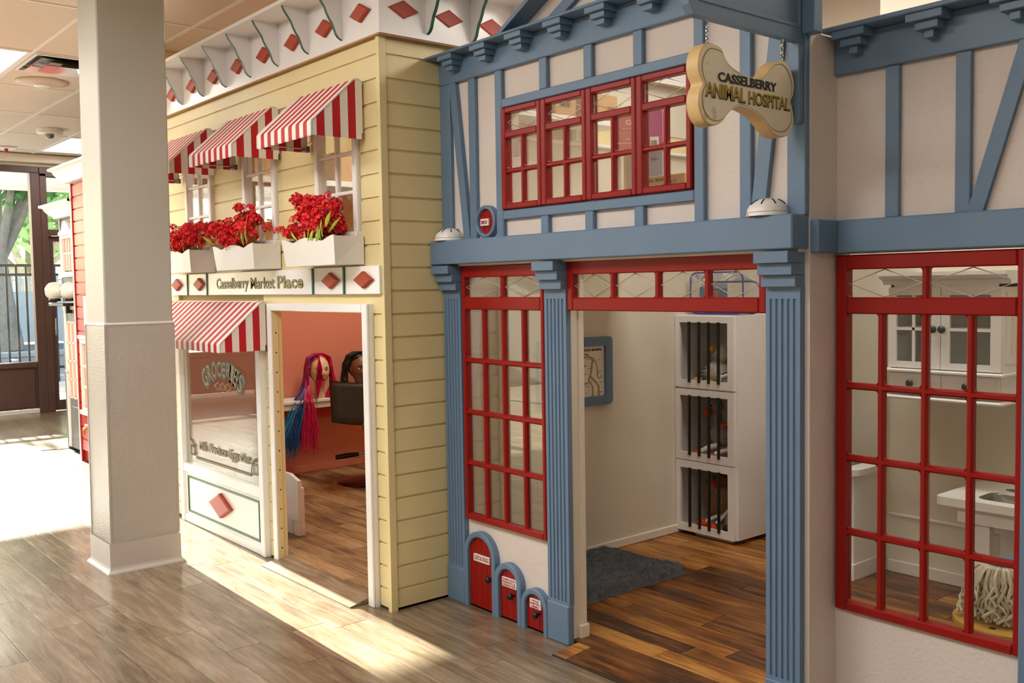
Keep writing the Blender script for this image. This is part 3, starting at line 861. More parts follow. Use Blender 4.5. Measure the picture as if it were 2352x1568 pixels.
# flowers
M['petal'] = mat('red_petal', '#f51526', .45, var=.18, scale=30, rnd=.15)
M['petal_d'] = mat('red_petal_dark', '#d00a1a', .5, var=.15, scale=30, rnd=.15)
M['eye_y'] = mat('flower_centre', '#e0a040', .6)
M['leaf'] = mat('lime_leaf', '#a3b832', .45, var=.15, scale=20, rnd=.2)
M['stem'] = mat('green_stem', '#7f9440', .6)
def floret(mb, c, nrm, r, mi):
    nrm = Vector(nrm).normalized(); u = nrm.orthogonal().normalized(); v = nrm.cross(u)
    a0 = random.random() * 6
    for k in range(5):
        a = a0 + k * 2 * PI / 5
        d = u * math.cos(a) + v * math.sin(a); e = u * math.cos(a + .6) + v * math.sin(a + .6); g = u * math.cos(a - .6) + v * math.sin(a - .6)
        mb.add([c, c + g * r * .75 + nrm * r * .25, c + d * r + nrm * r * .1, c + e * r * .75 + nrm * r * .3], [(0, 1, 2, 3)], mi)
    mb.add([c + nrm * r * .12 + (u * math.cos(q) + v * math.sin(q)) * r * .16 for q in (0, 2.1, 4.2)], [(0, 1, 2)], 2)
HEADS = []
for q in range(5):
    mb = MB(); n = 15 + q
    for k in range(n):
        z = 1 - 1.5 * (k + .5) / n; a = k * 2.4
        d = Vector((math.sqrt(max(0, 1 - z * z)) * math.cos(a), math.sqrt(max(0, 1 - z * z)) * math.sin(a), z))
        R_ = .021 * random.uniform(.75, 1.15)
        floret(mb, d * R_, d + Vector((random.uniform(-.4, .4), random.uniform(-.4, .4), random.uniform(-.2, .4))), random.uniform(.008, .0115), random.choice((0, 0, 1)))
    HEADS.append(mb.mesh('flower_head', ['petal', 'petal_d', 'eye_y']))
LEAVES = []
for q in range(3):
    mb = MB(); L_ = .055 + .012 * q
    vs = []; n = 7
    for k in range(n):
        u = k / (n - 1); wv = .011 * math.sin(PI * min(1, u * .92 + .08)) * (1 - .2 * q)
        z = L_ * u; b = .02 * u * u
        vs += [(-wv, b + .002, z), (0, b, z), (wv, b + .002, z)]
    fs = []
    for k in range(n - 1):
        a = k * 3; fs += [(a, a + 1, a + 4, a + 3), (a + 1, a + 2, a + 5, a + 4)]
    mb.add(vs, fs, 0, True); LEAVES.append(mb.mesh('leaf', ['leaf']))
def bouquet(label, x0, x1, blobs, leafx, nh, seedv):
    """blobs: (x, z, rx, rz, weight) silhouette lobes of the bunch"""
    rnd = random.Random(seedv)
    t = thing('flower_bunch', label, 'flowers', ((x0 + x1) / 2, 2.13, 1.575), 'red artificial flowers in the planter boxes')
    st = MB(); tot = sum(b[4] for b in blobs)
    for k in range(nh):
        r_ = rnd.random() * tot
        for b in blobs:
            r_ -= b[4]
            if r_ <= 0: break
        a = rnd.random() * 2 * PI; q = math.sqrt(rnd.random())
        p = Vector((b[0] + b[2] * q * math.cos(a), rnd.uniform(2.045, 2.165), b[1] + b[3] * q * math.sin(a)))
        o = bpy.data.objects.new('flower_head', rnd.choice(HEADS)); COL.objects.link(o)
        o.parent = t; o.location = p - wloc(t); o.rotation_euler = (rnd.uniform(-.1, .9), rnd.uniform(-.5, .5), rnd.random() * 6)
        s = rnd.uniform(.9, 1.35); o.scale = (s, s, s)
        bx = min(max(p.x * .6 + (x0 + x1) / 2 * .4, x0 + .05), x1 - .05)
        st.tube([(bx, 2.13, 1.575), ((bx + p.x) / 2, (2.13 + p.y) / 2, (1.575 + p.z) / 2 + .01), tuple(p)], .0012, 4, caps=False)
    for k in range(nh // 5):
        b = rnd.choice(blobs); a = rnd.uniform(-.3, PI + .3)
        p = Vector((b[0] + b[2] * 1.22 * math.cos(a), rnd.uniform(2.03, 2.13), b[1] + b[3] * 1.3 * math.sin(a)))
        if p.z < 1.625: p.z = 1.63
        o = bpy.data.objects.new('flower_head', rnd.choice(HEADS)); COL.objects.link(o)
        o.parent = t; o.location = p - wloc(t); o.rotation_euler = (rnd.uniform(-.1, .9), rnd.uniform(-.5, .5), rnd.random() * 6)
        s = rnd.uniform(.5, .8); o.scale = (s, s, s)
        st.tube([(min(max(p.x, x0 + .05), x1 - .05), 2.13, 1.6), tuple(p)], .0011, 4, caps=False)
    st.build('stems', 'stem', t)
    for (lx, lz, tilt, sc) in leafx:
        o = bpy.data.objects.new('leaf', rnd.choice(LEAVES)); COL.objects.link(o)
        o.parent = t; o.location = Vector((lx, 2.055 + rnd.uniform(-.012, .02), lz)) - wloc(t)
        o.rotation_euler = (rnd.uniform(.1, .5), tilt, rnd.uniform(-.6, .6)); o.scale = (sc, sc, sc)
bouquet('full bunch of red artificial flowers in the right planter box', -4.1, -3.65,
        [(-3.98, 1.685, .10, .055, 5), (-3.80, 1.715, .095, .075, 8), (-3.73, 1.70, .05, .055, 3), (-3.92, 1.79, .05, .015, 1.1), (-3.80, 1.66, .06, .03, 3), (-4.08, 1.65, .03, .02, .7), (-4.16, 1.668, .02, .01, .35), (-3.87, 1.73, .09, .05, 4)],
        [(-3.95, 1.615, -1.0, 1.1), (-3.92, 1.615, -.6, .9), (-3.86, 1.61, .2, 1.1), (-3.83, 1.61, .5, .9), (-3.78, 1.605, .3, 1.2), (-3.74, 1.61, .7, 1.3), (-3.71, 1.62, .2, 1.3), (-3.69, 1.64, .9, 1.2), (-3.68, 1.66, .5, 1.1), (-3.75, 1.63, -.3, 1.0), (-3.89, 1.61, -.2, .8)], 100, 1)
bouquet('red artificial flowers in the middle planter box, with a gap at the right', -4.89, -4.44,
        [(-4.93, 1.70, .06, .03, 1.6), (-4.78, 1.70, .12, .055, 9), (-4.72, 1.66, .08, .04, 4), (-4.56, 1.745, .06, .025, 2.6), (-4.50, 1.72, .03, .05, 1.6), (-4.60, 1.655, .04, .025, 1.3), (-4.555, 1.80, .012, .008, .3), (-4.84, 1.635, .05, .015, .9)],
        [(-4.86, 1.635, -1.1, 1.3), (-4.84, 1.63, -.8, 1.0), (-4.66, 1.62, .3, 1.0), (-4.60, 1.70, -.4, 1.1), (-4.57, 1.67, -.3, 1.0), (-4.53, 1.625, -.2, 1.4), (-4.51, 1.63, .2, 1.5), (-4.49, 1.62, .5, 1.3), (-4.54, 1.62, .1, 1.2), (-4.78, 1.62, .5, .8)], 84, 2)
bouquet('red artificial flowers partly hidden behind the column', -5.69, -5.24,
        [(-5.56, 1.69, .10, .04, 5), (-5.40, 1.685, .14, .045, 8), (-5.53, 1.745, .05, .02, 1), (-5.20, 1.70, .07, .045, 3), (-5.10, 1.735, .07, .02, 1.2), (-5.5, 1.64, .12, .02, 2)],
        [(-5.45, 1.62, .4, 1.0), (-5.55, 1.62, -.5, 1.0), (-5.35, 1.62, .6, 1.1), (-5.62, 1.62, -.9, 1.0)], 80, 3)

# storefront display window with panel
sf = struct('window_5', (-5.23, 2.2, 0))
MB().box(-5.805, -5.757, 2.180, 2.235, 0.0, 1.34, 0, .003).build('jamb', 'white_gloss', sf)
MB().box(-4.703, -4.653, 2.180, 2.235, 0.0, 1.34, 0, .003).build('jamb', 'white_gloss', sf)
MB().box(-5.757, -4.703, 2.185, 2.235, 0.305, 0.358, 0, .003).build('rail', 'white_gloss', sf)
MB().box(-5.757, -4.703, 2.185, 2.235, 0.0, 0.045, 0, .003).build('bottom_rail', 'white_gloss', sf)
MB().box(-5.757, -4.703, 2.185, 2.235, 1.28, 1.34, 0, .003).build('head', 'white_gloss', sf)
MB().box(-5.757, -4.703, 2.198, 2.23, 0.045, 0.305).build('lower_panel', 'white_gloss', sf)
for (a, b, c, d) in ((-5.72, -4.735, .062, .074), (-5.72, -4.735, .272, .284), (-5.72, -5.708, .074, .272), (-4.747, -4.735, .074, .272)):
    MB().box(a, b, 2.192, 2.199, c, d, 0, .002).build('green_bead', 'green', sf)
diamond(-5.228, .178, .152 , .072, 2.198, sf, th=.022)
MB().box(-5.757, -4.703, 2.208, 2.212, .358, 1.28).build('pane', 'glass', sf)
M['sign_green'] = mat('glass_sign_green', '#16352a', .5); M['sign_gold'] = mat('glass_sign_gold', '#8c7536', .45)
# window lettering on the glass
GY = 2.2065
def flat_on_glass(nm, path, wid, m, y=GY):
    mb = MB()
    for k in range(len(path) - 1):
        a, b = Vector((path[k][0], 0, path[k][1])), Vector((path[k + 1][0], 0, path[k + 1][1]))
        d = (b - a)
        if d.length < 1e-6: continue
        d.normalize(); n_ = Vector((-d.z, 0, d.x)) * wid / 2
        e = d * wid * .3
        mb.add([(a - e + n_) + Vector((0, y, 0)), (b + e + n_) + Vector((0, y, 0)), (b + e - n_) + Vector((0, y, 0)), (a - e - n_) + Vector((0, y, 0))], [(0, 1, 2, 3)])
    return mb.build(nm, m, sf)
def arcp(cx, cz, r, a0, a1, n=8): return [(cx + r * math.cos(a0 + (a1 - a0) * k / n), cz + r * math.sin(a0 + (a1 - a0) * k / n)) for k in range(n + 1)]
edge = [(-5.69, 1.25), (-5.69, .52)] + arcp(-5.69, .43, .075, PI / 2, 0, 8) + [(-5.60, .404), (-4.85, .404)] + arcp(-4.765, .42, .08, PI, PI / 2, 8) + [(-4.755, .51), (-4.755, 1.25)]
flat_on_glass('border_line', edge, .014, 'sign_green'); flat_on_glass('border_line', edge, .006, 'sign_gold', GY - .0006)
for cx in (-5.655, -4.79):
    sq = [(cx - .025, .418), (cx + .025, .418), (cx + .025, .468), (cx - .025, .468), (cx - .025, .418)]
    flat_on_glass('corner_square', sq, .012, 'sign_green'); flat_on_glass('corner_square', sq, .004, 'sign_gold', GY - .0006)
for cx in (-5.25, -5.185, -5.12):
    sq = [(cx, .878), (cx + .05, .857), (cx, .836), (cx - .05, .857), (cx, .878)]
    flat_on_glass('small_diamond', sq, .005, 'sign_gold')
# arched GROCERIES
word = 'GROCERIES'; Rr = .36; Cz = .938 - Rr; cxw = -5.190
adv = [1.12, 1.05, 1.12, 1.05, .95, 1.05, .55, .95, 1.0]; tot = sum(adv); ang = 1.42; acc = 0
gl_ = MB(); gd_ = MB()
for ch, ad in zip(word, adv):
    a = PI / 2 + ang / 2 - ang * (acc + ad / 2) / tot; acc += ad
    d = abs(a - PI / 2) / (ang / 2)
    hgt = .075 + .035 * d
    for (off_, mbx, yy) in ((.085, gd_, GY), (.0, gl_, GY - .0008)):
        vs, fs = text_mesh(ch, off_, .5)
        v0, _ = text_mesh(ch, 0.0, .5)
        X0 = min(v[0] for v in v0); X1 = max(v[0] for v in v0); Y0 = min(v[1] for v in v0); Y1 = max(v[1] for v in v0)
        w_ = ang * Rr * ad / tot * .88
        out = []
        for v in vs:
            u = ((v[0] - X0) / (X1 - X0) - .5) * w_; hh = ((v[1] - Y0) / (Y1 - Y0)) * hgt
            aa = a - u / Rr
            sh = (.004, -.004) if mbx is gd_ else (0, 0)
            out.append((cxw + (Rr + hh) * math.cos(aa) * 1.0 + sh[0], yy - (.0004 if v[2] > 0 else 0), Cz + (Rr + hh) * math.sin(aa) - .02 + sh[1]))
        mbx.add(out, fs)
gd_.build('letter_outline', 'sign_green', sf); gl_.build('lettering', 'sign_gold', sf)
for (wd, a, b, z0, z1) in (('Milk', -5.545, -5.44, .462, .51), ('Produce', -5.40, -5.165, .462, .51), ('Eggs', -5.125, -5.01, .447, .51), ('Meat', -4.97, -4.86, .462, .51)):
    text('lettering', wd, a, b, z0, z1, GY - .0006, 'sign_gold', sf, outline='sign_green', oo=.045, th=.0006, off=.0)
for x in (-5.42, -5.145, -4.99):
    MB().lathe([(0, GY - .0005), (.008, GY - .0005)], (x, 0, .483), 12, axis='y').build('bullet', 'sign_gold', sf)

# doorway of the market
d2 = struct('door_2', (-4.06, 2.2, 0))
MB().box(-4.548, -4.503, 2.178, 2.19, 0.0, 1.33, 0, .003).build('casing', 'white_gloss', d2)
MB().box(-3.628, -3.583, 2.178, 2.19, 0.0, 1.33, 0, .003).build('casing', 'white_gloss', d2)
MB().box(-4.503, -3.628, 2.178, 2.19, 1.292, 1.33, 0, .003).build('casing', 'white_gloss', d2)
MB().box(-3.6, -3.584, 2.19, 2.214, 0, 1.329).box(-4.547, -4.531, 2.19, 2.214, 0, 1.329).box(-4.531, -3.6, 2.19, 2.214, 1.318, 1.329).build('casing_edge', 'white_gloss', d2)
for (a, b, c, d) in ((-4.53, -4.501, .0, 1.30), (-3.63, -3.601, .0, 1.30), (-4.501, -3.63, 1.293, 1.317)):
    MB().box(a, b, 2.19, 2.216, c, d).build('reveal', 'yellow', d2); 
    MB().box(a + (0 if a > -4 or c > 1 else 0), b - (.004 if a < -4.5 and c < 1 else 0), 2.216, 2.238, c, d).build('reveal', 'yellow', d2)
for k in range(12):
    MB().lathe([(0, -4.500), (.004, -4.500), (.004, -4.503)], (0, 2.203, .08 + k * .1), 8, axis='x').build('screw_head', 'black', d2)
# ------------------------------------------------------------------ animal hospital facade (blue timbers, cream stucco)
hosp = thing('hospital_facade', 'blue and cream half-timbered play front with the stepped corbels', 'facade', (-2.57, 2.54, 0))
WY = 2.535
HH = [(-3.058, -2.072, 1.707, 2.114), (-3.344, -2.813, .386, 1.49), (-2.70, -1.79, 0, 1.49)]
mb = MB(); holes(mb, -3.484, -1.652, 0, 2.375, WY, 2.605, HH); mb.build('stucco_wall', 'stucco', hosp)
MB().box(-2.703, -2.693, 2.582, 2.612, .02, 1.49, 0, .003).build('jamb_board', 'cream_light', hosp)
MB().box(-2.702, -2.699, 2.537, 2.61, 0, 1.30).build('jamb_face', 'cream_light', hosp)
MB().box(-1.80, -1.789, 2.537, 2.625, 0, 1.30).build('jamb_face', 'cream_light', hosp)
MB().box(-2.706, -2.684, 2.568, 2.618, 0.0, .065, 0, .004).build('jamb_foot', 'cream_light', hosp)
MB().box(-1.652, -1.645, 2.535, 2.682, 0, 2.13).build('return_wall', 'stucco', hosp)
def timber(x0, x1, z0, z1, y0=2.515, root=hosp, nm='timber', m='blue'):
    return MB().box(x0, x1, y0, WY + .001 if root is hosp else 2.681, z0, z1, 0, .003).build(nm, m, root)
def slant(p, q, w_, y0, y1, root, nm='brace'):
    # brace with horizontal cut ends; p bottom-left, q top-left
    return MB().prism([(p[0], p[1]), (p[0] + w_, p[1]), (q[0] + w_, q[1]), (q[0], q[1])], 'y', y0, y1).build(nm, 'blue', root, bevel=.002)
timber(-3.484, -3.412, 1.595, 2.272); timber(-3.281, -3.236, 1.595, 2.272); timber(-3.102, -3.058, 1.595, 2.272)
slant((-3.323, 1.595), (-3.412, 2.272), .044, 2.514, WY, hosp)
for x in (-2.829, -2.583, -2.336): timber(x, x + .044, 2.153, 2.272); timber(x, x + .044, 1.595, 1.668)
timber(-3.058, -2.068, 2.118, 2.153); timber(-3.058, -2.068, 1.668, 1.704)
timber(-2.068, -2.027, 1.595, 2.272); timber(-1.886, -1.842, 1.595, 2.272); timber(-1.711, -1.647, 1.595, 2.40, 2.513)
slant((-1.845, 1.595), (-1.757, 2.272), .05, 2.514, WY, hosp)
timber(-3.484, -1.648, 2.272, 2.376, 2.512, nm='frieze')
MB().box(-3.484, -1.648, 2.437, 2.62, 2.376, 2.387, 0, .003).build('cornice_board', 'blue', hosp)
def corbel3(x0, x1, zt, yf, yb_, root, inset=.0135, th=.0205, back=.0145):
    mb = MB()
    for k in range(3):
        mb.box(x0 + inset * k, x1 - inset * k, yf + back * k, yb_, zt - th * (k + 1), zt - th * k - .0003, 0, .0015)
    return mb.build('corbel', 'blue', root)
for k in range(8): corbel3(-3.397 + .2243 * k, -3.299 + .2243 * k, 2.376, 2.442, 2.514, hosp)
MB().box(-1.652, -1.610, 2.50, 2.545, 2.12, 2.6, 0, .003).build('end_block', 'blue', hosp)
# dormer gable above the cornice
gab = MB(); gab.prism([(-2.99, 2.387), (-2.15, 2.387), (-2.57, 2.60)], 'y', WY, 2.6); gab.build('gable_wall', 'stucco', hosp)
for s in (-1, 1):
    P_ = lambda x, z: (-2.57 + s * (x + 2.57) * -1 if False else (x if s < 0 else -5.14 - x), z)
    MB().prism([P_(-3.02, 2.388), P_(-2.985, 2.388), P_(-2.57, 2.60), P_(-2.57, 2.622)], 'y', 2.452, 2.62).build('gable_roof', 'blue', hosp, bevel=.002)
    MB().prism([P_(-2.83, 2.388), P_(-2.735, 2.388), P_(-2.57, 2.472), P_(-2.57, 2.52)], 'y', 2.515, WY).build('rake_timber', 'blue', hosp, bevel=.002)
# beam
MB().box(-3.484, -1.648, 2.447, WY, 1.494, 1.596, 0, .004).build('beam', 'blue', hosp)
MB().box(-3.35, -1.66, 2.50, WY, 1.486, 1.494).build('beam_soffit', 'cream_light', hosp)
# pilasters
def pilaster(x0, x1, z1=1.489):
    p = MB(); w_ = x1 - x0; yf = 2.51
    p.box(x0, x1, yf, WY, .155, .166, 0, 0); p.box(x0, x1, yf, WY, 1.346, 1.384)
    prof = [(x0, WY), (x0, yf)]; fw = .0105; n = 5; pitch = w_ * .17; c0 = (x0 + x1) / 2 - pitch * 2
    for k in range(n):
        c = c0 + pitch * k
        prof += [(c - fw / 2, yf)] + [(c - fw / 2 * math.cos(PI * t / 5), yf + .0065 * math.sin(PI * t / 5)) for t in range(1, 5)] + [(c + fw / 2, yf)]
    prof += [(x1, yf), (x1, WY)]
    p.prism(prof, 'z', .166, 1.346)
    o = p.build('pilaster', 'blue', hosp)
    MB().box(x0 - .001, x1 + .001, 2.502, WY, .0, .155, 0, .004).build('plinth', 'blue', o)
    c = MB()
    for k in range(3): c.box(x0 - .0, x1 + .0, 2.445 + .0195 * k, WY, 1.489 - .0355 * (k + 1), 1.489 - .0355 * k - .0004, 0, .0015)
    c.build('capital', 'blue', o)
for a, b in ((-3.477, -3.354), (-2.809, -2.686), (-1.784, -1.662)): pilaster(a, b)
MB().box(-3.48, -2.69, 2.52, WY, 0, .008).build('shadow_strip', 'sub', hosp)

# ------------------------------------------------------------------ red grid windows
def sash(root, x0, x1, z0, z1, yf, yb_, bl, br, bb_, bt, xs, zs, mw, diamonds=False, m='red'):
    """one glazed field: borders, muntins at xs / zs, a pane in each opening"""
    a, b, c, d = x0 + bl, x1 - br, z0 + bb_, z1 - bt
    if bl: MB().box(x0, a, yf, yb_, z0, z1, 0, .003).build('stile', m, root)
    if br: MB().box(b, x1, yf, yb_, z0, z1, 0, .003).build('stile', m, root)
    if bb_: MB().box(a, b, yf, yb_, z0, c, 0, .003).build('rail', m, root)
    if bt: MB().box(a, b, yf, yb_, d, z1, 0, .003).build('rail', m, root)
    def bar(p, q, r_, s, vert):
        h = mw / 2
        if vert:
            prof = [(p - h, yb_ - .004), (p - h, yf + .010), (p - h * .45, yf + .003), (p + h * .45, yf + .003), (p + h, yf + .010), (p + h, yb_ - .004)]
            MB().prism(prof, 'z', r_, s).build('muntin', m, root)
        else:
            prof = [(yb_ - .0045, p - h), (yf + .0103, p - h), (yf + .0033, p - h * .45), (yf + .0033, p + h * .45), (yf + .0103, p + h), (yb_ - .0045, p + h)]
            MB().prism(prof, 'x', r_, s).build('muntin', m, root)
    for x in xs: bar(x, 0, c, d, True)
    for z in zs: bar(z, 0, a, b, False)
    X_ = [a] + [v for x in xs for v in (x - mw / 2, x + mw / 2)] + [b]
    Z_ = [c] + [v for z in zs for v in (z - mw / 2, z + mw / 2)] + [d]
    # small rounded corners where the bars meet
    fil = MB(); r_ = .006
    for i in range(0, len(X_), 2):
        for j in range(0, len(Z_), 2):
            p, q, s, e = X_[i], X_[i + 1], Z_[j], Z_[j + 1]
            pn = MB().box(p, q, (yf + yb_) / 2 + .003, (yf + yb_) / 2 + .006, s, e).build('pane', 'glass_in', root)
            for (cx, cz, sx, sz) in ((p, s, 1, 1), (q, s, -1, 1), (q, e, -1, -1), (p, e, 1, -1)):
                fil.prism([(cx, cz), (cx + sx * r_, cz), (cx + sx * r_ * .3, cz + sz * r_ * .3), (cx, cz + sz * r_)], 'y', yf + .008, yb_ - .004)
            if diamonds:
                cx, cz = (p + q) / 2, (s + e) / 2
                MB().tube([(cx, (yf + yb_) / 2, e - .001), (q - .001, (yf + yb_) / 2, cz), (cx, (yf + yb_) / 2, s + .001), (p + .001, (yf + yb_) / 2, cz)], .0021, 4, closed=True).build('lead_line', 'leadl', pn)
    fil.build('corner_fillet', m, root)

w6 = struct('window_6', (-2.565, 2.52, 1.706))
ED = [-3.058, -2.815, -2.566, -2.317, -2.072]
for k in range(4):
    a, b = ED[k] + .001, ED[k + 1] - .001
    s_ = MB(); 
    MB().box(a, a + .028, 2.506, 2.545, 1.7075, 2.1135, 0, .004).build('stile', 'red', w6)
    MB().box(b - .022, b, 2.506, 2.545, 1.7075, 2.1135, 0, .004).build('stile', 'red', w6)
    a2, b2 = a + .028, b - .022
    for (z0, z1) in ((1.7075, 1.731), (1.992, 2.018), (2.091, 2.1135)): MB().box(a2, b2, 2.506, 2.545, z0, z1, 0, .004).build('rail', 'red', w6)
    sash(w6, a2, b2, 1.731, 1.992, 2.508, 2.534, 0, 0, 0, 0, [(a2 + b2) / 2 + .002], [1.861], .019)
    sash(w6, a2, b2, 2.018, 2.091, 2.508, 2.534, 0, 0, 0, 0, [], [], .02, True)
w7 = struct('window_7', (-3.08, 2.53, .386))
MB().box(-3.343, -3.325, 2.508, 2.545, .386, 1.485, 0, .004).build('stile', 'red', w7)
MB().box(-2.833, -2.814, 2.508, 2.545, .386, 1.485, 0, .004).build('stile', 'red', w7)
for (z0, z1) in ((.386, .412), (1.299, 1.352), (1.436, 1.485)): MB().box(-3.325, -2.833, 2.508, 2.545, z0, z1, 0, .004).build('rail', 'red', w7)
sash(w7, -3.325, -2.833, .412, 1.299, 2.510, 2.536, 0, 0, 0, 0, [-3.203, -3.075, -2.947], [.633, .856, 1.080], .022)
sash(w7, -3.325, -2.833, 1.352, 1.436, 2.510, 2.536, 0, 0, 0, 0, [-3.076], [], .026, True)
w8 = struct('window_8', (-2.24, 2.53, 1.30))
MB().box(-2.686, -2.655, 2.515, 2.550, 1.301, 1.488, 0, .004).build('stile', 'red', w8)
MB().box(-1.815, -1.787, 2.515, 2.550, 1.301, 1.488, 0, .004).build('stile', 'red', w8)
for (z0, z1) in ((1.301, 1.350), (1.437, 1.488)): MB().box(-2.655, -1.815, 2.515, 2.550, z0, z1, 0, .004).build('rail', 'red', w8)
sash(w8, -2.655, -1.815, 1.350, 1.437, 2.517, 2.543, 0, 0, 0, 0, [-2.453, -2.238, -2.022], [], .025, True)

# ------------------------------------------------------------------ side facade further right
side = thing('side_facade', 'set-back cream and blue timbered front at the right edge', 'facade', (-1.1, 2.68, 0))
mb = MB(); holes(mb, -1.652, .35, 0, 2.13, 2.68, 2.74, [(-1.636, -1.085, .379, 1.48), (-.9, .2, 0, 1.48)]); mb.build('stucco_wall', 'stucco', side)
timber(-1.645, .35, 2.017, 2.132, 2.660, side, 'frieze')
MB().box(-1.643, .35, 2.588, 2.72, 2.132, 2.146, 0, .003).build('cornice_board', 'blue', side)
for k in range(8): corbel3(-1.615 + .229 * k, -1.511 + .229 * k, 2.132, 2.596, 2.662, side, .019, .0225, .016)
for (x0, x1) in ((-1.481, -1.438), (-1.275, -1.232), (-.80, -.757), (-.3, -.257)): timber(x0, x1, 1.58, 2.017, 2.665, side)
slant((-1.240, 1.58), (-1.107, 2.017), .043, 2.664, 2.681, side)
MB().box(-1.620, .35, 2.640, 2.682, 1.481, 1.580, 0, .004).build('beam', 'blue', side)
MB().box(-1.655, -1.618, 2.536, 2.682, 1.482, 1.581, 0, .004).build('return_beam', 'blue', side)
MB().box(-1.085, -1.00, 2.65, 2.682, 0, 1.481, 0, .004).build('pilaster', 'blue', side)
w9 = struct('window_9', (-1.36, 2.67, .379))
MB().box(-1.637, -1.601, 2.660, 2.70, .379, 1.475, 0, .004).build('stile', 'red', w9)
MB().box(-1.1035, -1.084, 2.660, 2.70, .379, 1.475, 0, .004).build('stile', 'red', w9)
for (z0, z1) in ((.379, .407), (1.297, 1.347), (1.431, 1.475)): MB().box(-1.601, -1.1035, 2.660, 2.70, z0, z1, 0, .004).build('rail', 'red', w9)
sash(w9, -1.601, -1.1035, .407, 1.297, 2.662, 2.690, 0, 0, 0, 0, [-1.492, -1.359, -1.228], [.625, .855, 1.077], .021)
sash(w9, -1.601, -1.1035, 1.347, 1.431, 2.662, 2.690, 0, 0, 0, 0, [-1.358], [], .021, True)

# ------------------------------------------------------------------ sign bracket and bone sign
br_ = thing('sign_bracket', 'blue wooden bracket arm carrying the hanging bone sign', 'bracket', (-1.67, 2.5, 1.86))
MB().box(-1.690, -1.652, 2.488, 2.513, 1.865, 2.62, 0, .003).build('back_plate', 'blue', br_)
MB().prism([(1.985, 2.150), (1.992, 2.121), (2.012, 2.097), (2.49, 2.096), (2.49, 2.134), (2.05, 2.134)], 'x', -1.676, -1.650).build('arm', 'blue', br_, bevel=.002)
MB().box(-1.679, -1.647, 2.03, 2.49, 2.134, 2.145, 0, .002).build('ledge', 'blue', br_)
MB().prism([(2.0, 2.145), (2.488, 2.145), (2.488, 2.56), (2.30, 2.50), (2.10, 2.33), (2.0, 2.22)], 'x', -1.670, -1.658).build('web_panel', 'blue', br_)
M['bone'] = mat('bone_cream', '#efe3c8', .5, var=.08, scale=9, speck='#a5742c', sscale=18)
M['bone_edge'] = mat('bone_edge', '#d8b57d', .5, var=.12, scale=16)
bone = thing('bone_sign', 'bone-shaped hanging sign reading Casselberry Animal Hospital', 'sign', (-1.69, 2.27, 1.82))
BO = [(2.096, 2.039), (2.136, 2.035), (2.150, 2.022), (2.162, 2.004), (2.180, 1.992), (2.2, 1.984), (2.23, 1.976), (2.259, 1.971), (2.295, 1.970), (2.324, 1.975), (2.348, 1.990), (2.368, 2.010), (2.395, 2.030), (2.428, 2.038), (2.452, 2.030), (2.470, 2.012), (2.483, 1.985), (2.484, 1.962), (2.478, 1.940), (2.466, 1.924),
      (2.474, 1.906), (2.482, 1.880), (2.482, 1.862), (2.472, 1.842), (2.452, 1.824), (2.428, 1.817), (2.405, 1.817), (2.385, 1.822), (2.362, 1.834), (2.340, 1.850), (2.318, 1.864), (2.29, 1.874), (2.259, 1.881), (2.23, 1.884), (2.203, 1.879), (2.182, 1.867), (2.160, 1.848), (2.143, 1.832), (2.118, 1.822), (2.088, 1.822), (2.066, 1.835), (2.052, 1.858), (2.048, 1.884), (2.054, 1.908), (2.066, 1.929),
      (2.054, 1.950), (2.048, 1.972), (2.050, 1.993), (2.058, 2.012), (2.074, 2.031)]
def smooth_loop(P, n=3):
    out = []; L = len(P)
    for i in range(L):
        p0, p1, p2, p3 = [Vector(P[(i + k) % L]) for k in (-1, 0, 1, 2)]
        for t in range(n):
            u = t / n
            out.append(tuple(.5 * ((2 * p1) + (-p0 + p2) * u + (2 * p0 - 5 * p1 + 4 * p2 - p3) * u * u + (-p0 + 3 * p1 - 3 * p2 + p3) * u ** 3)))
    return out
BS = smooth_loop(BO)
bx0, bx1 = -1.708, -1.665
mb = MB(); n = len(BS); cen = (2.266, 1.928)
ins = [(cen[0] + (p[0] - cen[0]) * .985, cen[1] + (p[1] - cen[1]) * .975) for p in BS]
vs = [(bx0, p[0], p[1]) for p in BS] + [(bx1 - .004, p[0], p[1]) for p in BS] + [(bx1, p[0], p[1]) for p in ins]
mb.add(vs, [(i, (i + 1) % n, (i + 1) % n + n, i + n) for i in range(n)], 1, True)
mb.add(vs, [(i + n, (i + 1) % n + n, (i + 1) % n + 2 * n, i + 2 * n) for i in range(n)], 1, True)
mb.add(vs, [tuple(range(2 * n, 3 * n)), tuple(range(n - 1, -1, -1))], 0)
mb.build('board', ['bone', 'bone_edge'], bone)
lnl = [(bx1 + .0003, cen[0] + (p[0] - cen[0]) * .935, cen[1] + (p[1] - cen[1]) * .87) for p in BS]
mb = MB()
vs = [(bx1 + .0006, cen[0] + (p[0] - cen[0]) * a, cen[1] + (p[1] - cen[1]) * b) for a, b in ((.945, .885), (.93, .86)) for p in BS]
mb.add(vs, [(i, (i + 1) % n, (i + 1) % n + n, i + n) for i in range(n)]); mb.build('outline_stripe', 'gold', bone)
text('lettering', 'CASSELBERRY', 2.128, 2.394, 1.941, 1.967, bx1 + .0005, 'ink', bone, plane='x', off=.028)
text('lettering', 'ANIMAL', 2.074, 2.245, 1.897, 1.934, bx1 + .001, 'goldy', bone, plane='x', off=.0, outline='ink', oo=.034, shift=(.0018, -.0015))
text('lettering', 'HOSPITAL', 2.262, 2.455, 1.896, 1.931, bx1 + .001, 'goldy', bone, plane='x', off=.0, outline='ink', oo=.034, shift=(.0018, -.0015))
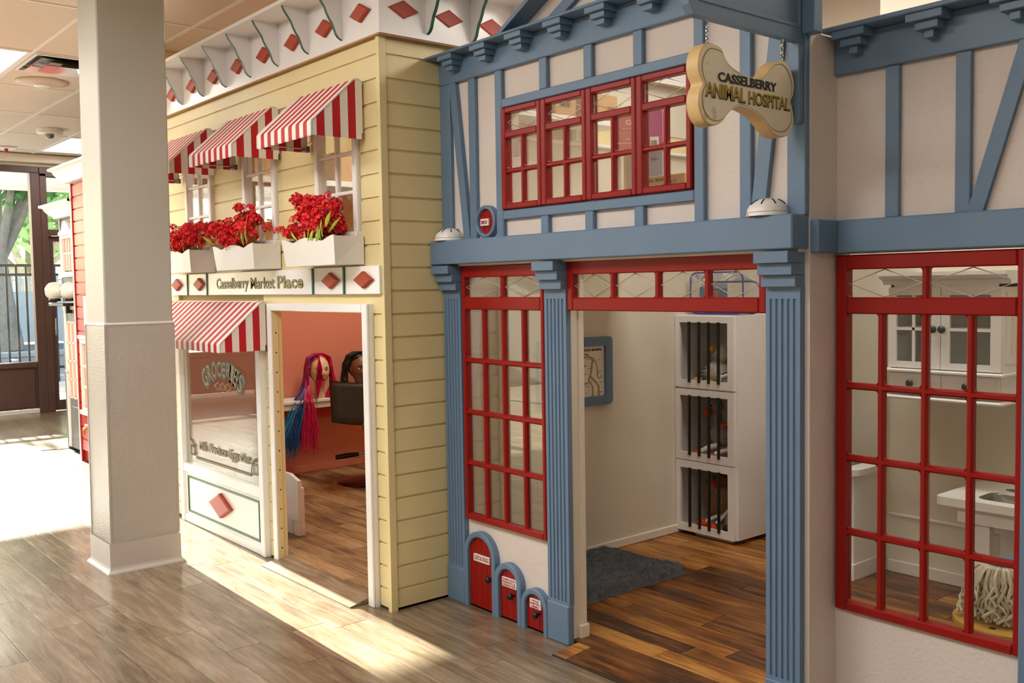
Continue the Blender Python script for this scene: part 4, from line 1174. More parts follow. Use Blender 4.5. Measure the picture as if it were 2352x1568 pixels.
def chain(y, z0, z1, parent, x=-1.685):
    n = 6; h = (z1 - z0) / n; src = None
    for k in range(n):
        zc = z0 + h * (k + .5); lp = []
        for t in range(12):
            a = 2 * PI * t / 12; u, v = .0042 * math.cos(a), h * .68 * math.sin(a)
            lp.append((x + (u if k % 2 else 0), y + (0 if k % 2 else u), zc + v))
        MB().tube(lp, .0011, 5, closed=True).build('chain_link', 'chrome', parent)
chain(2.087, 2.036, 2.097, bone, -1.668); chain(2.427, 2.034, 2.097, bone, -1.668)

# ------------------------------------------------------------------ white domes on the beam
def dome(label, x, y, r):
    t = thing('sensor_dome', label, 'sensor', (x, y, 1.596))
    MB().lathe([(r, 1.597), (r, 1.606), (r * .97, 1.608)], (x, y, 0), 40).lathe([(0, 1.597), (r, 1.597)], (x, y, 0), 40).build('base_ring', 'plastic', t)
    MB().lathe([(r * .98 * math.cos(a), 1.609 + .043 * math.sin(a)) for a in [PI / 2 * k / 10 for k in range(11)]], (x, y, 0), 40).build('dome', 'plastic', t)
    for k in range(8):
        a = k * 2 * PI / 8 + .25
        pts = []
        for q in range(5):
            e = .55 + .5 * q / 4
            rr, zz = r * .985 * math.cos(e), 1.609 + .0435 * math.sin(e)
            pts.append((x + rr * math.cos(a), y + rr * math.sin(a), zz))
        MB().tube(pts, .0022, 5).build('vent_slot', 'black', t)
    MB().box(x - r * .55, x - r * .45, y - r * .90, y - r * .80, 1.599, 1.604).build('status_light', mat('status_led', '#ff4030', .4, emit=1.5), t)
dome('white domed sensor on the blue beam below the bone sign', -1.765, 2.495, .064)
dome('white domed sensor on the left end of the blue beam by the yellow wall', -3.405, 2.50, .066)

# ------------------------------------------------------------------ little pet doors
def arch(xc, hw, zs, n=16, z0=0.0):
    return [(xc - hw, z0)] + [(xc + hw * math.cos(PI - PI * k / n), zs + hw * math.sin(PI * k / n)) for k in range(n + 1)] + [(xc + hw, z0)]
def pet_door(label, xc, hi, ho, zs, nb, lab, lines, knob):
    t = thing('pet_door', label, 'door', (xc, 2.52, 0), 'little red arched doors for pets')
    A, B = arch(xc, ho, zs), arch(xc, hi, zs); n = len(A)
    fr = MB(); yf, yb_ = 2.504, WY
    vs = [(p[0], yf + .003, p[1]) for p in A] + [(p[0], yf + .003, p[1]) for p in B] + [(p[0], yb_, p[1]) for p in A] + [(p[0], yb_, p[1]) for p in B]
    mid = [((a[0] * .5 + b[0] * .5), yf, (a[1] * .5 + b[1] * .5)) for a, b in zip(A, B)]
    mo = [(a[0] * .82 + b[0] * .18, yf, a[1] * .82 + b[1] * .18) for a, b in zip(A, B)]; mi_ = [(a[0] * .18 + b[0] * .82, yf, a[1] * .18 + b[1] * .82) for a, b in zip(A, B)]
    vs += mo + mi_
    fs = []
    for i in range(n - 1):
        fs += [(i, i + 1, 4 * n + i + 1, 4 * n + i), (4 * n + i, 4 * n + i + 1, 5 * n + i + 1, 5 * n + i), (5 * n + i, 5 * n + i + 1, n + i + 1, n + i),
               (i, 2 * n + i, 2 * n + i + 1, i + 1), (n + i, n + i + 1, 3 * n + i + 1, 3 * n + i)]
    fr.add(vs, fs, 0, False); fr.build('arch_frame', 'blue', t)
    bw = 2 * hi / nb
    for k in range(nb):
        a, b = xc - hi + bw * k + .0008, xc - hi + bw * (k + 1) - .0008
        pts = [(a, .002), (b, .002)]
        for q in range(7):
            x = b + (a - b) * q / 6; d = min(1, abs(x - xc) / hi)
            pts.append((x, zs + hi * math.sqrt(max(0, 1 - d * d))))
        MB().prism(pts, 'y', 2.520, WY).build('door_board', 'red', t, bevel=.0012)
    x0, x1, z0, z1 = lab
    pl = MB().box(x0, x1, 2.512, 2.5205, z0, z1, 0, .001).build('name_plate', 'white', t)
    h = (z1 - z0) / (len(lines) + .35)
    for k, s in enumerate(lines):
        zt = z1 - h * (k + .22)
        f = {True: .06}.get(len(s) > 8, .14)
        text('lettering', s, x0 + (x1 - x0) * f, x1 - (x1 - x0) * f, zt - h * .80, zt, 2.5118, 'inkred', pl, off=.02, th=.0006)
    kx, kz = knob
    MB().lathe([(.005, 2.522), (.005, 2.506), (.013, 2.502), (.0145, 2.494), (.010, 2.487), (0, 2.486)], (kx, 0, kz), 18, axis='y').build('knob', 'black', t)
pet_door('tallest little red door, plate reading Cats and Dogs', -3.249, .083, .107, .2345, 4, (-3.296, -3.188, .2085, .240), ['CATS & DOGS'], (-3.178, .151))
pet_door('middle little red door, plate for bunnies, ducks, ferrets and guinea pigs', -3.061, .0605, .0865, .159, 3, (-3.103, -3.009, .142, .181), ['BUNNIES, DUCKS,', 'FERRETS &', 'GUINEA PIGS'], (-3.030, .114))
pet_door('shortest little red door, plate for turtles, hamsters and gerbils', -2.894, .0565, .080, .0965, 3, (-2.926, -2.859, .094, .132), ['TURTLES,', 'HAMSTERS,', 'GERBILS'], (-2.873, .076))
t = thing('bird_door', 'round red board door in a blue ring, plate reading Birds', 'door', (-3.17, 2.52, 1.6))
mb = MB(); n = 36; c = (-3.170, 1.6665)
prof = [(.068, WY), (.068, 2.510), (.065, 2.506), (.055, 2.506), (.052, 2.510), (.052, WY)]
mb.lathe([(r_, h) for r_, h in prof], (c[0], 0, c[1]), n, axis='y'); mb.build('ring_frame', 'blue', t)
for k in range(3):
    a, b = c[0] - .051 + .034 * k + .0008, c[0] - .051 + .034 * (k + 1) - .0008
    hc = lambda x: math.sqrt(max(0, .0515 ** 2 - (x - c[0]) ** 2))
    pts = [(a + (b - a) * q / 6, c[1] - hc(a + (b - a) * q / 6)) for q in range(7)] + [(b + (a - b) * q / 6, c[1] + hc(b + (a - b) * q / 6)) for q in range(7)]
    MB().prism(pts, 'y', 2.520, WY).build('door_board', 'red', t, bevel=.0012)
pl = MB().box(-3.206, -3.152, 2.512, 2.5205, 1.650, 1.679, 0, .001).build('name_plate', 'white', t)
text('lettering', 'BIRDS', -3.199, -3.159, 1.657, 1.672, 2.5118, 'inkred', pl, off=.03, th=.0006)

# ------------------------------------------------------------------ thresholds and ramps
rs = thing('market_ramp', 'pale wooden threshold ramp at the market doorway', 'ramp', (-4.08, 2.16, 0))
mb = MB(); mb.prism([(2.10, .001), (2.10, .004), (2.215, .03), (2.24, .03), (2.24, .001)], 'x', -4.53, -3.655)
mb.build('board', 'vinyl', rs)
hr = thing('hospital_ramp', 'brown planked ramp lip at the animal hospital doorway', 'ramp', (-2.2, 2.45, 0))
for (x0, x1) in ((-2.70, -2.592), (-2.590, -1.95), (-1.948, -1.80)):
    MB().prism([(2.399, .001), (2.399, .004), (2.50, .0155), (2.532, .0155), (2.532, .001)], 'x', x0 + (.04 if x0 < -2.65 else 0), x1).build('plank', 'oak', hr)
MB().box(-2.662, -1.80, 2.392, 2.399, .0, .004).build('edge_strip', 'sub', hr)
# ------------------------------------------------------------------ red shop and dark shop at the far left
M['red_side'] = mat('red_siding', '#b5342c', .35, var=.06, scale=3)
M['grey_side'] = mat('charcoal_siding', '#4a4b51', .45, var=.05, scale=3)
M['grey_door'] = mat('grey_door', '#77797c', .4, var=.04)
M['peach'] = mat('peach_panel', '#e2a98c', .5)
red = thing('red_shop_front', 'red clapboard shop front with a white crown moulding behind the column', 'facade', (-7.5, 2.4, 0))
MB().box(-8.46, -6.62, 2.372, 2.6, 0, 2.40).build('body', 'red_side', red)
for k in range(22):
    z1 = 2.281 - PIT * k + .0; z0 = max(z1 - PIT, .02)
    if k == 0: board_run(-8.42, -6.62, z1, 2.30, 'y', 2.352, 'siding_board', red, 'red_side')
    board_run(-8.42, -6.62, z0, z1, 'y', 2.352, 'siding_board', red, 'red_side')
MB().box(-8.445, -8.42, 2.345, 2.375, 0, 2.30, 0, .003).build('corner_board', 'red', red)
MB().box(-8.475, -8.445, 2.345, 2.375, 0, 2.30, 0, .003).build('edge_trim', 'white', red)
def crown(x0, x1, y, z0, h, out, root):
    P = [(y, z0), (y - out * .25, z0 + h * .05), (y - out * .28, z0 + h * .2), (y - out * .5, z0 + h * .35), (y - out * .72, z0 + h * .62), (y - out * .78, z0 + h * .78), (y - out, z0 + h * .85), (y - out, z0 + h), (y + .05, z0 + h), (y + .05, z0)]
    mb = MB(); n = len(P)
    # mitred end towards -x: the profile turns the corner
    vs = [(x0 - (y - p[0]) if p[0] < y else x0, p[0], p[1]) for p in P] + [(x1, p[0], p[1]) for p in P]
    mb.add(vs, [(i, (i + 1) % n, (i + 1) % n + n, i + n) for i in range(n)])
    mb.add([vs[i] for i in range(n)], [tuple(range(n))])
    vs2 = [(x0 - (y - p[0]) if p[0] < y else x0, p[0], p[1]) for p in P[:8]] + [(x0 - (y - p[0]) if p[0] < y else x0, y + .3, p[1]) for p in P[:8]]
    mb.add(vs2, [(i, i + 1, i + 9, i + 8) for i in range(7)] + [(0, 8, 9, 1)])
    mb.build('crown_moulding', 'white_gloss', root)
crown(-8.475, -6.62, 2.345, 2.29, .125, .13, red)
MB().box(-7.05, -6.9, 2.205, 2.352, 0, 2.29, 0, .005).build('sun_blocker', 'white', red)  # unseen post added behind the column to cut the sun stripe's edge
wn = MB(); 
for (a, b, c, d) in ((-8.29, -8.255, .44, 1.02), (-8.0, -7.965, .44, 1.02), (-8.255, -8.0, .985, 1.02), (-8.255, -8.0, .44, .46)): wn.box(a, b, 2.325, 2.352, c, d, 0, .003)
wn.build('window_frame', 'white', red)
MB().box(-8.31, -7.945, 2.315, 2.352, 1.02, 1.05, 0, .005).build('window_head', 'white', red)
MB().box(-8.31, -7.945, 2.31, 2.352, .405, .44, 0, .006).build('window_sill', 'white', red)
MB().box(-8.255, -8.0, 2.346, 2.352, .46, .985).build('window_panel', 'peach', red)
for z in (.63, .80): MB().box(-8.255, -8.0, 2.338, 2.35, z - .012, z + .012).build('muntin', 'white', red)
MB().box(-8.14, -8.115, 2.338, 2.35, .46, .985).build('muntin', 'white', red)
t = thing('notice_holder', 'clear notice holder on the red siding beside the column', 'sign', (-8.1, 2.34, 1.13)); MB().box(-8.18, -8.02, 2.335, 2.35, 1.13, 1.365, 0, .004).build('sleeve', 'plastic', t)
t = thing('brass_spout', 'small brass tap on the red siding near the floor', 'tap', (-8.15, 2.33, .28))
MB().lathe([(.0, 2.35), (.02, 2.35), (.02, 2.335), (.01, 2.33)], (-8.14, 0, .30), 12, axis='y').tube([(-8.14, 2.335, .30), (-8.14, 2.30, .31), (-8.14, 2.285, .29), (-8.14, 2.285, .26)], .012, 8).build('spout', 'brass', t)
MB().tube([(-8.17, 2.31, .33), (-8.11, 2.31, .33)], .006, 6).build('handle', 'plastic', t)

dark = thing('charcoal_shop_front', 'charcoal clapboard shop front with white windows at the far left', 'facade', (-9.0, 2.5, 0))
MB().box(-9.22, -8.48, 2.482, 2.7, 0, 2.16).build('body', 'grey_side', dark)
for k in range(21):
    z1 = 2.05 - PIT * k; z0 = max(z1 - PIT, .02)
    board_run(-9.20, -8.47, z0, z1, 'y', 2.462, 'siding_board', dark, 'grey_side')
MB().box(-9.235, -9.20, 2.455, 2.485, 0, 2.05, 0, .003).build('corner_board', 'grey_door', dark)
crown(-9.235, -8.47, 2.455, 2.048, .125, .13, dark)
# sash window with shaped head
wf_ = MB()
for (a, b, c, d) in ((-9.115, -9.075, 1.57, 1.90), (-8.78, -8.74, 1.57, 1.90), (-9.075, -8.78, 1.87, 1.90)): wf_.box(a, b, 2.43, 2.462, c, d, 0, .003)
wf_.build('window_frame', 'white', dark)
MB().box(-9.075, -8.78, 2.455, 2.462, 1.59, 1.87).build('window_panel', 'peach', dark)
MB().box(-9.075, -8.78, 2.445, 2.458, 1.732, 1.748).build('muntin', 'white', dark)
for x in (-9.0, -8.925, -8.85): MB().box(x - .006, x + .006, 2.445, 2.458, 1.59, 1.87).build('muntin', 'white', dark)
MB().prism([(-9.15, 1.90), (-8.705, 1.90), (-8.72, 1.93), (-8.80, 1.94), (-8.86, 2.0), (-8.93, 2.02), (-9.0, 2.0), (-9.05, 1.94), (-9.13, 1.93)], 'y', 2.42, 2.462).build('window_head', 'white', dark)
MB().box(-9.14, -8.715, 2.41, 2.462, 1.535, 1.575, 0, .008).build('window_sill', 'white', dark)
# door
MB().box(-9.12, -9.06, 2.435, 2.462, .03, 1.29, 0, .003).build('door_casing', 'white', dark)
MB().box(-9.12, -8.55, 2.43, 2.462, 1.25, 1.30, 0, .003).build('door_casing', 'white', dark)
MB().box(-9.06, -8.55, 2.445, 2.462, .03, 1.25).build('door_leaf', 'grey_door', dark)
pn = MB().box(-9.02, -8.70, 2.440, 2.446, .49, 1.13).build('door_lights', 'peach', dark)
dm = MB()
for x in (-9.02, -8.91, -8.80, -8.70): dm.box(x - .008, x + .008, 2.432, 2.446, .47, 1.15)
for z in (.48, .64, .80, .96, 1.14): dm.box(-9.03, -8.69, 2.432, 2.446, z - .008, z + .008)
dm.build('door_muntins', 'white', dark)
MB().box(-8.98, -8.74, 2.438, 2.446, .12, .40, 0, .006).build('door_panel', 'grey_door', dark)
MB().lathe([(.0, 2.41), (.015, 2.412), (.018, 2.43), (.008, 2.445)], (-9.045, 0, .70), 12, axis='y').build('door_knob', 'chrome', dark)

M['globe'] = mat('globe_glass', '#d8d3c8', .2, emit=.1)
def globe(label, x, y, z, r):
    t = thing('globe_lamp', label, 'lamp', (x, y, z - r - .05), 'lettered white globe lamps')
    MB().ell((x, y, z), (r, r, r * .97), 28, 18).build('globe', 'globe', t)
    MB().lathe([(0, z - r * 1.1), (r * .55, z - r * 1.1), (r * .62, z - r * .9), (r * .5, z - r * .8)], (x, y, 0), 20).build('gallery', 'black', t)
    # POLICE lettering wrapped on the sphere
    word_ = 'POLICE'; mb = MB()
    for i, ch in enumerate(word_):
        vs, fs = text_mesh(ch, .03, .5)
        X0 = min(v[0] for v in vs); X1 = max(v[0] for v in vs); Y1 = max(v[1] for v in vs)
        out = []
        for v in vs:
            lon = -2.50 + (i - 2.5) * .36 + ((v[0] - X0) / (X1 - X0) - .5) * (.3 if ch != 'I' else .08) + .0
            la = (v[1] / Y1 - .5) * .45; rr = r * (1.012 if v[2] > 0 else 1.004)
            out.append((x + rr * math.cos(la) * math.cos(lon), y + rr * math.cos(la) * math.sin(lon), z + rr * math.sin(la)))
        mb.add(out, fs)
    mb.build('lettering', 'ink', t)
    return t
globe('nearer white globe lamp on the black bracket of the charcoal shop', -9.0, 2.338, 1.414, .080)
globe('second white globe lamp, partly hidden by the red shop corner', -8.72, 2.385, 1.412, .076)
t = thing('lamp_bracket', 'black bracket arm under the white globe lamps', 'bracket', (-8.9, 2.4, 1.28))
MB().box(-9.06, -8.62, 2.30, 2.44, 1.285, 1.312, 0, .004).build('tray', 'black', t)
MB().box(-8.95, -8.90, 2.40, 2.463, 1.22, 1.30, 0, .004).build('wall_plate', 'black', t)
# ------------------------------------------------------------------ rooms behind the fronts
# salon (coral walls) behind the market front
fs_ = struct('floor', (-5.0, 3.7, 0.0)); fs_.name = 'floor'
MB().box(-6.5, -3.56, 2.24, 5.2, 0.0, .026).build('subfloor', 'sub', fs_)
planks(fs_, -6.5, -3.56, 2.241, 5.19, 0.1, 0.92, 0.030, 'salon_floor', seed=8, clip=lambda x, y: y < 4.4)
wsl = struct('wall_left', (-6.55, 3.7, 0))
MB().box(-6.6, -6.5, 2.25, 5.2, 0, 1.56).build('lower_panel', 'pink', wsl)
MB().box(-6.6, -6.5, 2.25, 5.2, 1.56, 3.0).build('upper_panel', 'yellow', wsl)
bsl = struct('baseboard_left', (-6.49, 3.7, 0.03)); MB().box(-6.5, -6.485, 2.25, 5.2, .03, .085, 0, .003).build('board', 'pink', bsl)
wsb = struct('wall_back', (-5, 5.19, 0)); MB().box(-6.5, -3.56, 5.17, 5.2, 0, 1.56).build('lower_panel', 'pink', wsb); MB().box(-6.5, -3.56, 5.17, 5.2, 1.56, 3.0).build('upper_panel', 'yellow', wsb)
MB().box(-3.575, -3.56, 2.36, 5.17, 0.03, 1.56).build('side_panel', 'pink', wsb)

# shelf with mannequin heads
t = thing('wall_shelf', 'white wall shelf on the coral wall under the mannequin heads', 'shelf', (-6.35, 3.6, .54))
MB().box(-6.485, -6.245, 3.0, 4.6, .578, .60, 0, .003).build('shelf_top', 'white', t)
MB().box(-6.485, -6.255, 3.02, 4.58, .535, .578, 0, .003).build('apron', 'cream_light', t)
MB().box(-6.485, -6.46, 3.0, 4.6, .44, .535).build('red_strip', mat('red_strip', '#d8402c', .5), t)

def head_mesh(skin, lip, brow):
    def fn(p, d):
        x, y, z = p.x, p.y, p.z
        t_ = max(0, -z / .115)
        x *= 1 - .38 * t_ ** 1.6
        if y > 0: y *= 1 - .10 * t_
        else: y *= 1 - .45 * t_
        if y > 0:
            f = max(0, d.y)
            g_ = lambda a, b, sa, sb: math.exp(-((p.x - a) / sa) ** 2 - ((p.z - b) / sb) ** 2)
            y += .017 * g_(0, -.022, .009, .018) * f + .008 * g_(0, .0, .008, .02)
            y -= .010 * (g_(.030, .010, .017, .012) + g_(-.030, .010, .017, .012)) * f
            y += .004 * (g_(.03, .03, .02, .008) + g_(-.03, .03, .02, .008))
            y += .007 * g_(0, -.058, .018, .007) * f + .003 * g_(0, -.07, .014, .005)
            y += .010 * g_(0, -.092, .016, .012)
            y += .004 * (g_(.04, -.03, .02, .02) + g_(-.04, -.03, .02, .02))
        return Vector((x, y, z))
    mb = MB(); mb.ell((0, 0, 0), (.072, .088, .115), 48, 40, 0, fn)
    # lips coloured by position
    for i, f in enumerate(mb.f):
        c = sum((Vector(mb.v[q]) for q in f), Vector()) / len(f)
        if c.y > .05 and abs(c.x) < .021 - abs(c.z + .060) * .9 and -.070 < c.z < -.051: mb.m[i] = 1
    mb.lathe([(.036, -.20), (.038, -.19), (.033, -.15), (.034, -.10), (.04, -.06)], (0, -.012, 0), 20)
    mb.lathe([(0, -.2), (.036, -.2)], (0, -.012, 0), 20)
    for s in (-1, 1):
        mb.ell((s * .071, -.008, -.008), (.006, .014, .024), 8, 8)
    return mb
def mannequin(label, loc, yaw, skin, lipm, hair_fn):
    t = thing('mannequin_head', label, 'mannequin', (loc[0], loc[1], .6))
    R_ = Matrix.Translation(loc) @ Matrix.Rotation(yaw, 4, 'Z')
    head_mesh(0, 0, 0).xf(R_).build('head', [skin, lipm], t)
    for s in (-1, 1):
        e = MB().ell((s * .030, .0685, .008), (.0135, .007, .007), 12, 8).xf(R_).build('eye', 'white_gloss', t)
        MB().ell((s * .030, .0745, .008), (.0055, .003, .006), 10, 6).xf(R_).build('iris', 'ink', e)
        b = MB().tube([(s * .016, .082, .026), (s * .03, .079, .032), (s * .046, .067, .026)], [.002, .0025, .001], 5).xf(R_).build('eyebrow', 'ink', t)
        MB().tube([(s * .016, .077, .013), (s * .03, .077, .0165), (s * .045, .066, .012)], .0016, 5).xf(R_).build('eyelid', 'ink', t)
    hair_fn(t, R_)
def strand(mb, pts, r, mi):
    n = len(pts); mb.tube(pts, [r * (1 - .75 * (k / (n - 1)) ** 2) for k in range(n)], 4, mi, caps=False, flat=.45)
M['h_pink'] = mat('hair_magenta', '#cf0f4c', .4, var=.25, scale=40)
M['h_purple'] = mat('hair_purple', '#4a1f6e', .4, var=.2, scale=40)
M['h_blue'] = mat('hair_blue', '#1d6fb5', .4, var=.2, scale=40)
M['h_teal'] = mat('hair_teal', '#4fb3ad', .4)
M['h_black'] = mat('hair_black', '#1d1612', .4, var=.2, scale=40)
M['skin_l'] = mat('pale_mannequin', '#e3b98d', .45)
M['skin_d'] = mat('brown_mannequin', '#7a4c31', .45)
M['lip'] = mat('lip_red', '#b3172b', .35)
M['lip_d'] = mat('lip_brown', '#5f2620', .4)
def hair_long(t, R_):
    R_ = R_ @ Matrix.Scale(-1, 4, (1, 0, 0))
    rnd = random.Random(5); mb = MB()
    def cap(p, d): return p
    mb.ell((0, -.012, .012), (.082, .09, .118), 28, 20, 0, lambda p, d: Vector((p.x, min(p.y, .052 + .0 * p.z) if p.z > .055 else min(p.y, .01), p.z * (1 if p.z > 0 else .75)))).xf(R_)
    inv = R_.inverted()
    for k in range(820):
        a = rnd.uniform(0, 2 * PI)
        s = -1 if rnd.random() < .72 else 1          # most of the hair falls on the viewer's left
        th = rnd.uniform(-.15, 1.0)
        start = Vector((s * rnd.uniform(.0, .03), rnd.uniform(-.05, .035), .125))
        side_ = Vector((s * (.078 + rnd.uniform(0, .015)), rnd.uniform(-.075, .030), .03))
        low = Vector((s * (.085 + rnd.uniform(0, .03)), rnd.uniform(-.075, .035), -.10))
        if s < 0:
            out = rnd.random(); L_ = rnd.uniform(.38, .60)
            mi = 1 if out > .55 else 0
            end = Vector((-.05 - .27 * out ** 1.2 + rnd.uniform(-.02, .02), rnd.uniform(.07, .13), -L_))
            mid = low.lerp(end, .35) + Vector((rnd.uniform(-.015, .015) - .03 * out, rnd.uniform(.03, .06), 0))
            if out > .4 and rnd.random() < .0: mi = 2
            pts = [start, start.lerp(side_, .5) + Vector((s * .022, 0, .018)), side_, low, mid, end]
            if out > .62:
                strand(mb, [R_ @ p for p in pts[:5]], .0036, 1)
                strand(mb, [R_ @ p for p in (mid, mid.lerp(end, .5) + Vector((rnd.uniform(-.01, .01), 0, 0)), end, end + Vector((rnd.uniform(-.02, .01), 0, -.05)))], .0034, rnd.choice((2, 2, 2, 3, 1)))
                continue
            if rnd.random() < .18: pts[3] = Vector((-.05 + rnd.random() * .05, .085, -.06)); pts[2] = Vector((-.045 + rnd.random() * .04, .096, .02)); pts[1] = Vector((-.02, .08, .10)); pts[4] = Vector((-.05, .10, -.2)); pts[5] = Vector((-.07, .11, -L_))
            strand(mb, [R_ @ p for p in pts], .0038, mi)
        else:
            end = Vector((.03 + rnd.uniform(0, .07), rnd.uniform(-.06, .03), -.23 + rnd.uniform(-.03, .03)))
            pts = [start, start.lerp(side_, .5) + Vector((s * .02, 0, .02)), side_, low + Vector((.01, 0, 0)), end]
            strand(mb, [R_ @ p for p in pts], .004, 0)
    mb.build('hair', ['h_pink', 'h_purple', 'h_blue', 'h_teal'], t)
def hair_dark(t, R_):
    rnd = random.Random(6); mb = MB()
    mb.ell((0, -.014, .016), (.084, .092, .118), 28, 20, 0, lambda p, d: Vector((p.x, min(p.y, .055) if p.z > .06 else min(p.y, .0), p.z * (1 if p.z > 0 else .75)))).xf(R_)
    for k in range(640):
        s = rnd.choice((-1, 1))
        start = Vector((rnd.uniform(-.03, .03), rnd.uniform(-.06, .045), .128))
        side_ = Vector((s * (.082 + rnd.uniform(0, .02)), rnd.uniform(-.09, .0), .04))
        low = Vector((s * (.09 + rnd.uniform(0, .03)), rnd.uniform(-.09, -.01), -.08))
        end = Vector((s * (.095 + rnd.uniform(0, .035)), rnd.uniform(-.08, 0), -.19))
        strand(mb, [R_ @ p for p in (start, start.lerp(side_, .5) + Vector((s * .02, 0, .02)), side_, low, end)], .004, 0)
    mb.build('hair', ['h_black'], t)
mannequin('mannequin head with long magenta, purple and blue hair on the shelf', (-6.30, 3.42, .80), math.radians(-103), 'skin_l', 'lip', hair_long)
mannequin('brown mannequin head with long black hair behind the chair back', (-6.31, 3.765, .79), math.radians(-95), 'skin_d', 'lip_d', hair_dark)

# salon chair
M['leather'] = mat('dark_leather', '#3d342c', .38, var=.08, scale=5, bump=.1, bscale=80)
sc = thing('salon_chair', 'dark brown padded salon chair with a round chrome base', 'chair', (-5.86, 3.58, .03))
CT = Matrix.Translation((-5.58, 3.36, 0)) @ Matrix.Rotation(math.radians(-31), 4, 'Z')
bk = MB(); n = 14; vs = []; fs = []
hw = .232
for s in range(2):
    for i in range(n + 1):
        for j in range(n + 1):
            u, v = i / n * 2 - 1, j / n
            edge_ = (1 - abs(u) ** 6) * (1 - abs(2 * v - 1) ** 8)
            x = -.05 * u * u + (.035 * edge_ ** .4 if s == 0 else -.035 * edge_ ** .4)
            z = .500 + .285 * v + (.02 * (1 - u * u) * (-1 if v < .5 else -.9) * abs(2 * v - 1) ** 3)
            vs.append((x, hw * u * (1 - .04 * (1 - v)), z))
N_ = (n + 1) ** 2
for s in range(2):
    for i in range(n):
        for j in range(n):
            a = s * N_ + i * (n + 1) + j; q = (a, a + 1, a + n + 2, a + n + 1); fs.append(q if s else q[::-1])
rim = [i * (n + 1) for i in range(n)] + [n * (n + 1) + j for j in range(n)] + [(n - i) * (n + 1) + n for i in range(n)] + [n - j for j in range(n)]
for k in range(len(rim)):
    a, b = rim[k], rim[(k + 1) % len(rim)]; fs.append((a, b, b + N_, a + N_))
bk.add(vs, fs, 0, True); bk.xf(CT).build('backrest', 'leather', sc)
MB().box(-.50, -.04, -.20, .20, .50, .575, 0, .03).xf(CT).build('seat', 'leather', sc)
MB().box(-.40, -.14, -.10, .10, .48, .50).xf(CT).build('seat_plate', 'steel', sc)
MB().tube([(-.06, 0, .45), (.0, 0, .47), (.01, 0, .56)], .02, 8).xf(CT).build('back_bracket', 'steel', sc)
cb = (-5.86, 3.58)
MB().lathe([(0, .055), (.10, .055), (.19, .045), (.245, .036), (.25, .031), (0, .031)], (cb[0], cb[1], 0), 40).build('base_disc', mat('base_purple', '#4a2630', .15, metal=.7), sc)
MB().lathe([(.04, .05), (.035, .20), (.028, .2), (.028, .48)], (cb[0] + .04, cb[1] - .02, 0), 20).build('pump_column', 'chrome', sc)
MB().tube([(-5.92, 3.32, .222), (-5.89, 3.39, .230), (-5.86, 3.47, .234)], [.016, .019, .014], 8).build('footrest_pad', 'black', sc)
MB().tube([(-5.87, 3.45, .238), (-5.84, 3.56, .243)], .008, 8).tube([(-5.88, 3.44, .215), (-5.84, 3.56, .222)], .007, 8).build('footrest_bar', 'chrome', sc)

# white bench end behind the door jamb, inside the salon
t = thing('white_bench', 'end of a small white wooden bench just inside the market doorway', 'bench', (-4.93, 2.45, .03))
MB().prism([(-5.6, .37), (-4.90, .37), (-4.85, .355), (-4.805, .343), (-4.805, .115), (-5.6, .105)], 'y', 2.455, 2.475).build('side_board', 'white', t, bevel=.002)
MB().box(-5.6, -4.84, 2.475, 2.50, .30, .32, 0, .003).build('seat_board', 'white', t)
for (x, y) in ((-4.955, 2.46), (-4.875, 2.46), (-5.55, 2.46)): MB().box(x, x + .06, y, y + .04, .03, .30, 0, .003).build('leg', 'white', t)

# shelf and boxes seen through the upper market windows
t = thing('loft_shelf', 'white shelf high on the salon wall seen through the market windows', 'shelf', (-6.3, 3.6, 2.1))
MB().box(-6.5, -6.1, 2.4, 4.6, 2.12, 2.16, 0, .003).build('board', 'white', t)
for y in (2.6, 3.5, 4.4): MB().prism([(-6.5, 2.12), (-6.15, 2.12), (-6.5, 1.9)], 'y', y, y + .02).build('bracket', 'white', t)
def carton(label, cx, cy, z0, sx, sy, sz, rz=0, m='card', grp=None, tape=True, flaps=False):
    t = thing('carton', label, 'box', (cx, cy, z0), grp)
    R_ = Matrix.Translation((cx, cy, z0)) @ Matrix.Rotation(rz, 4, 'Z')
    MB().box(-sx / 2, sx / 2, -sy / 2, sy / 2, 0, sz, 0, .003).xf(R_).build('body', m, t)
    if tape: MB().box(-.02, .02, -sy / 2 - .0015, sy / 2 + .0015, sz - .05, sz + .0015).xf(R_).build('tape', 'goldy' if m != 'card' else mat('tape', '#c9a26a', .4), t)
    if flaps: MB().box(-sx / 2, sx / 2, -sy / 2 - .01, -sy / 2, sz, sz + .05).xf(R_).build('flap', m, t)
    return t, R_
carton('cardboard box on the high shelf behind the right market window', -6.28, 3.72, 2.16, .3, .36, .22, 0, grp='cardboard boxes stored above the shops')
carton('larger cardboard box beside it on the same high shelf', -6.28, 4.12, 2.16, .3, .38, .26, .1, grp='cardboard boxes stored above the shops')
carton('cardboard box on the high shelf behind the middle market window', -6.28, 3.05, 2.16, .3, .34, .2, 0, grp='cardboard boxes stored above the shops')

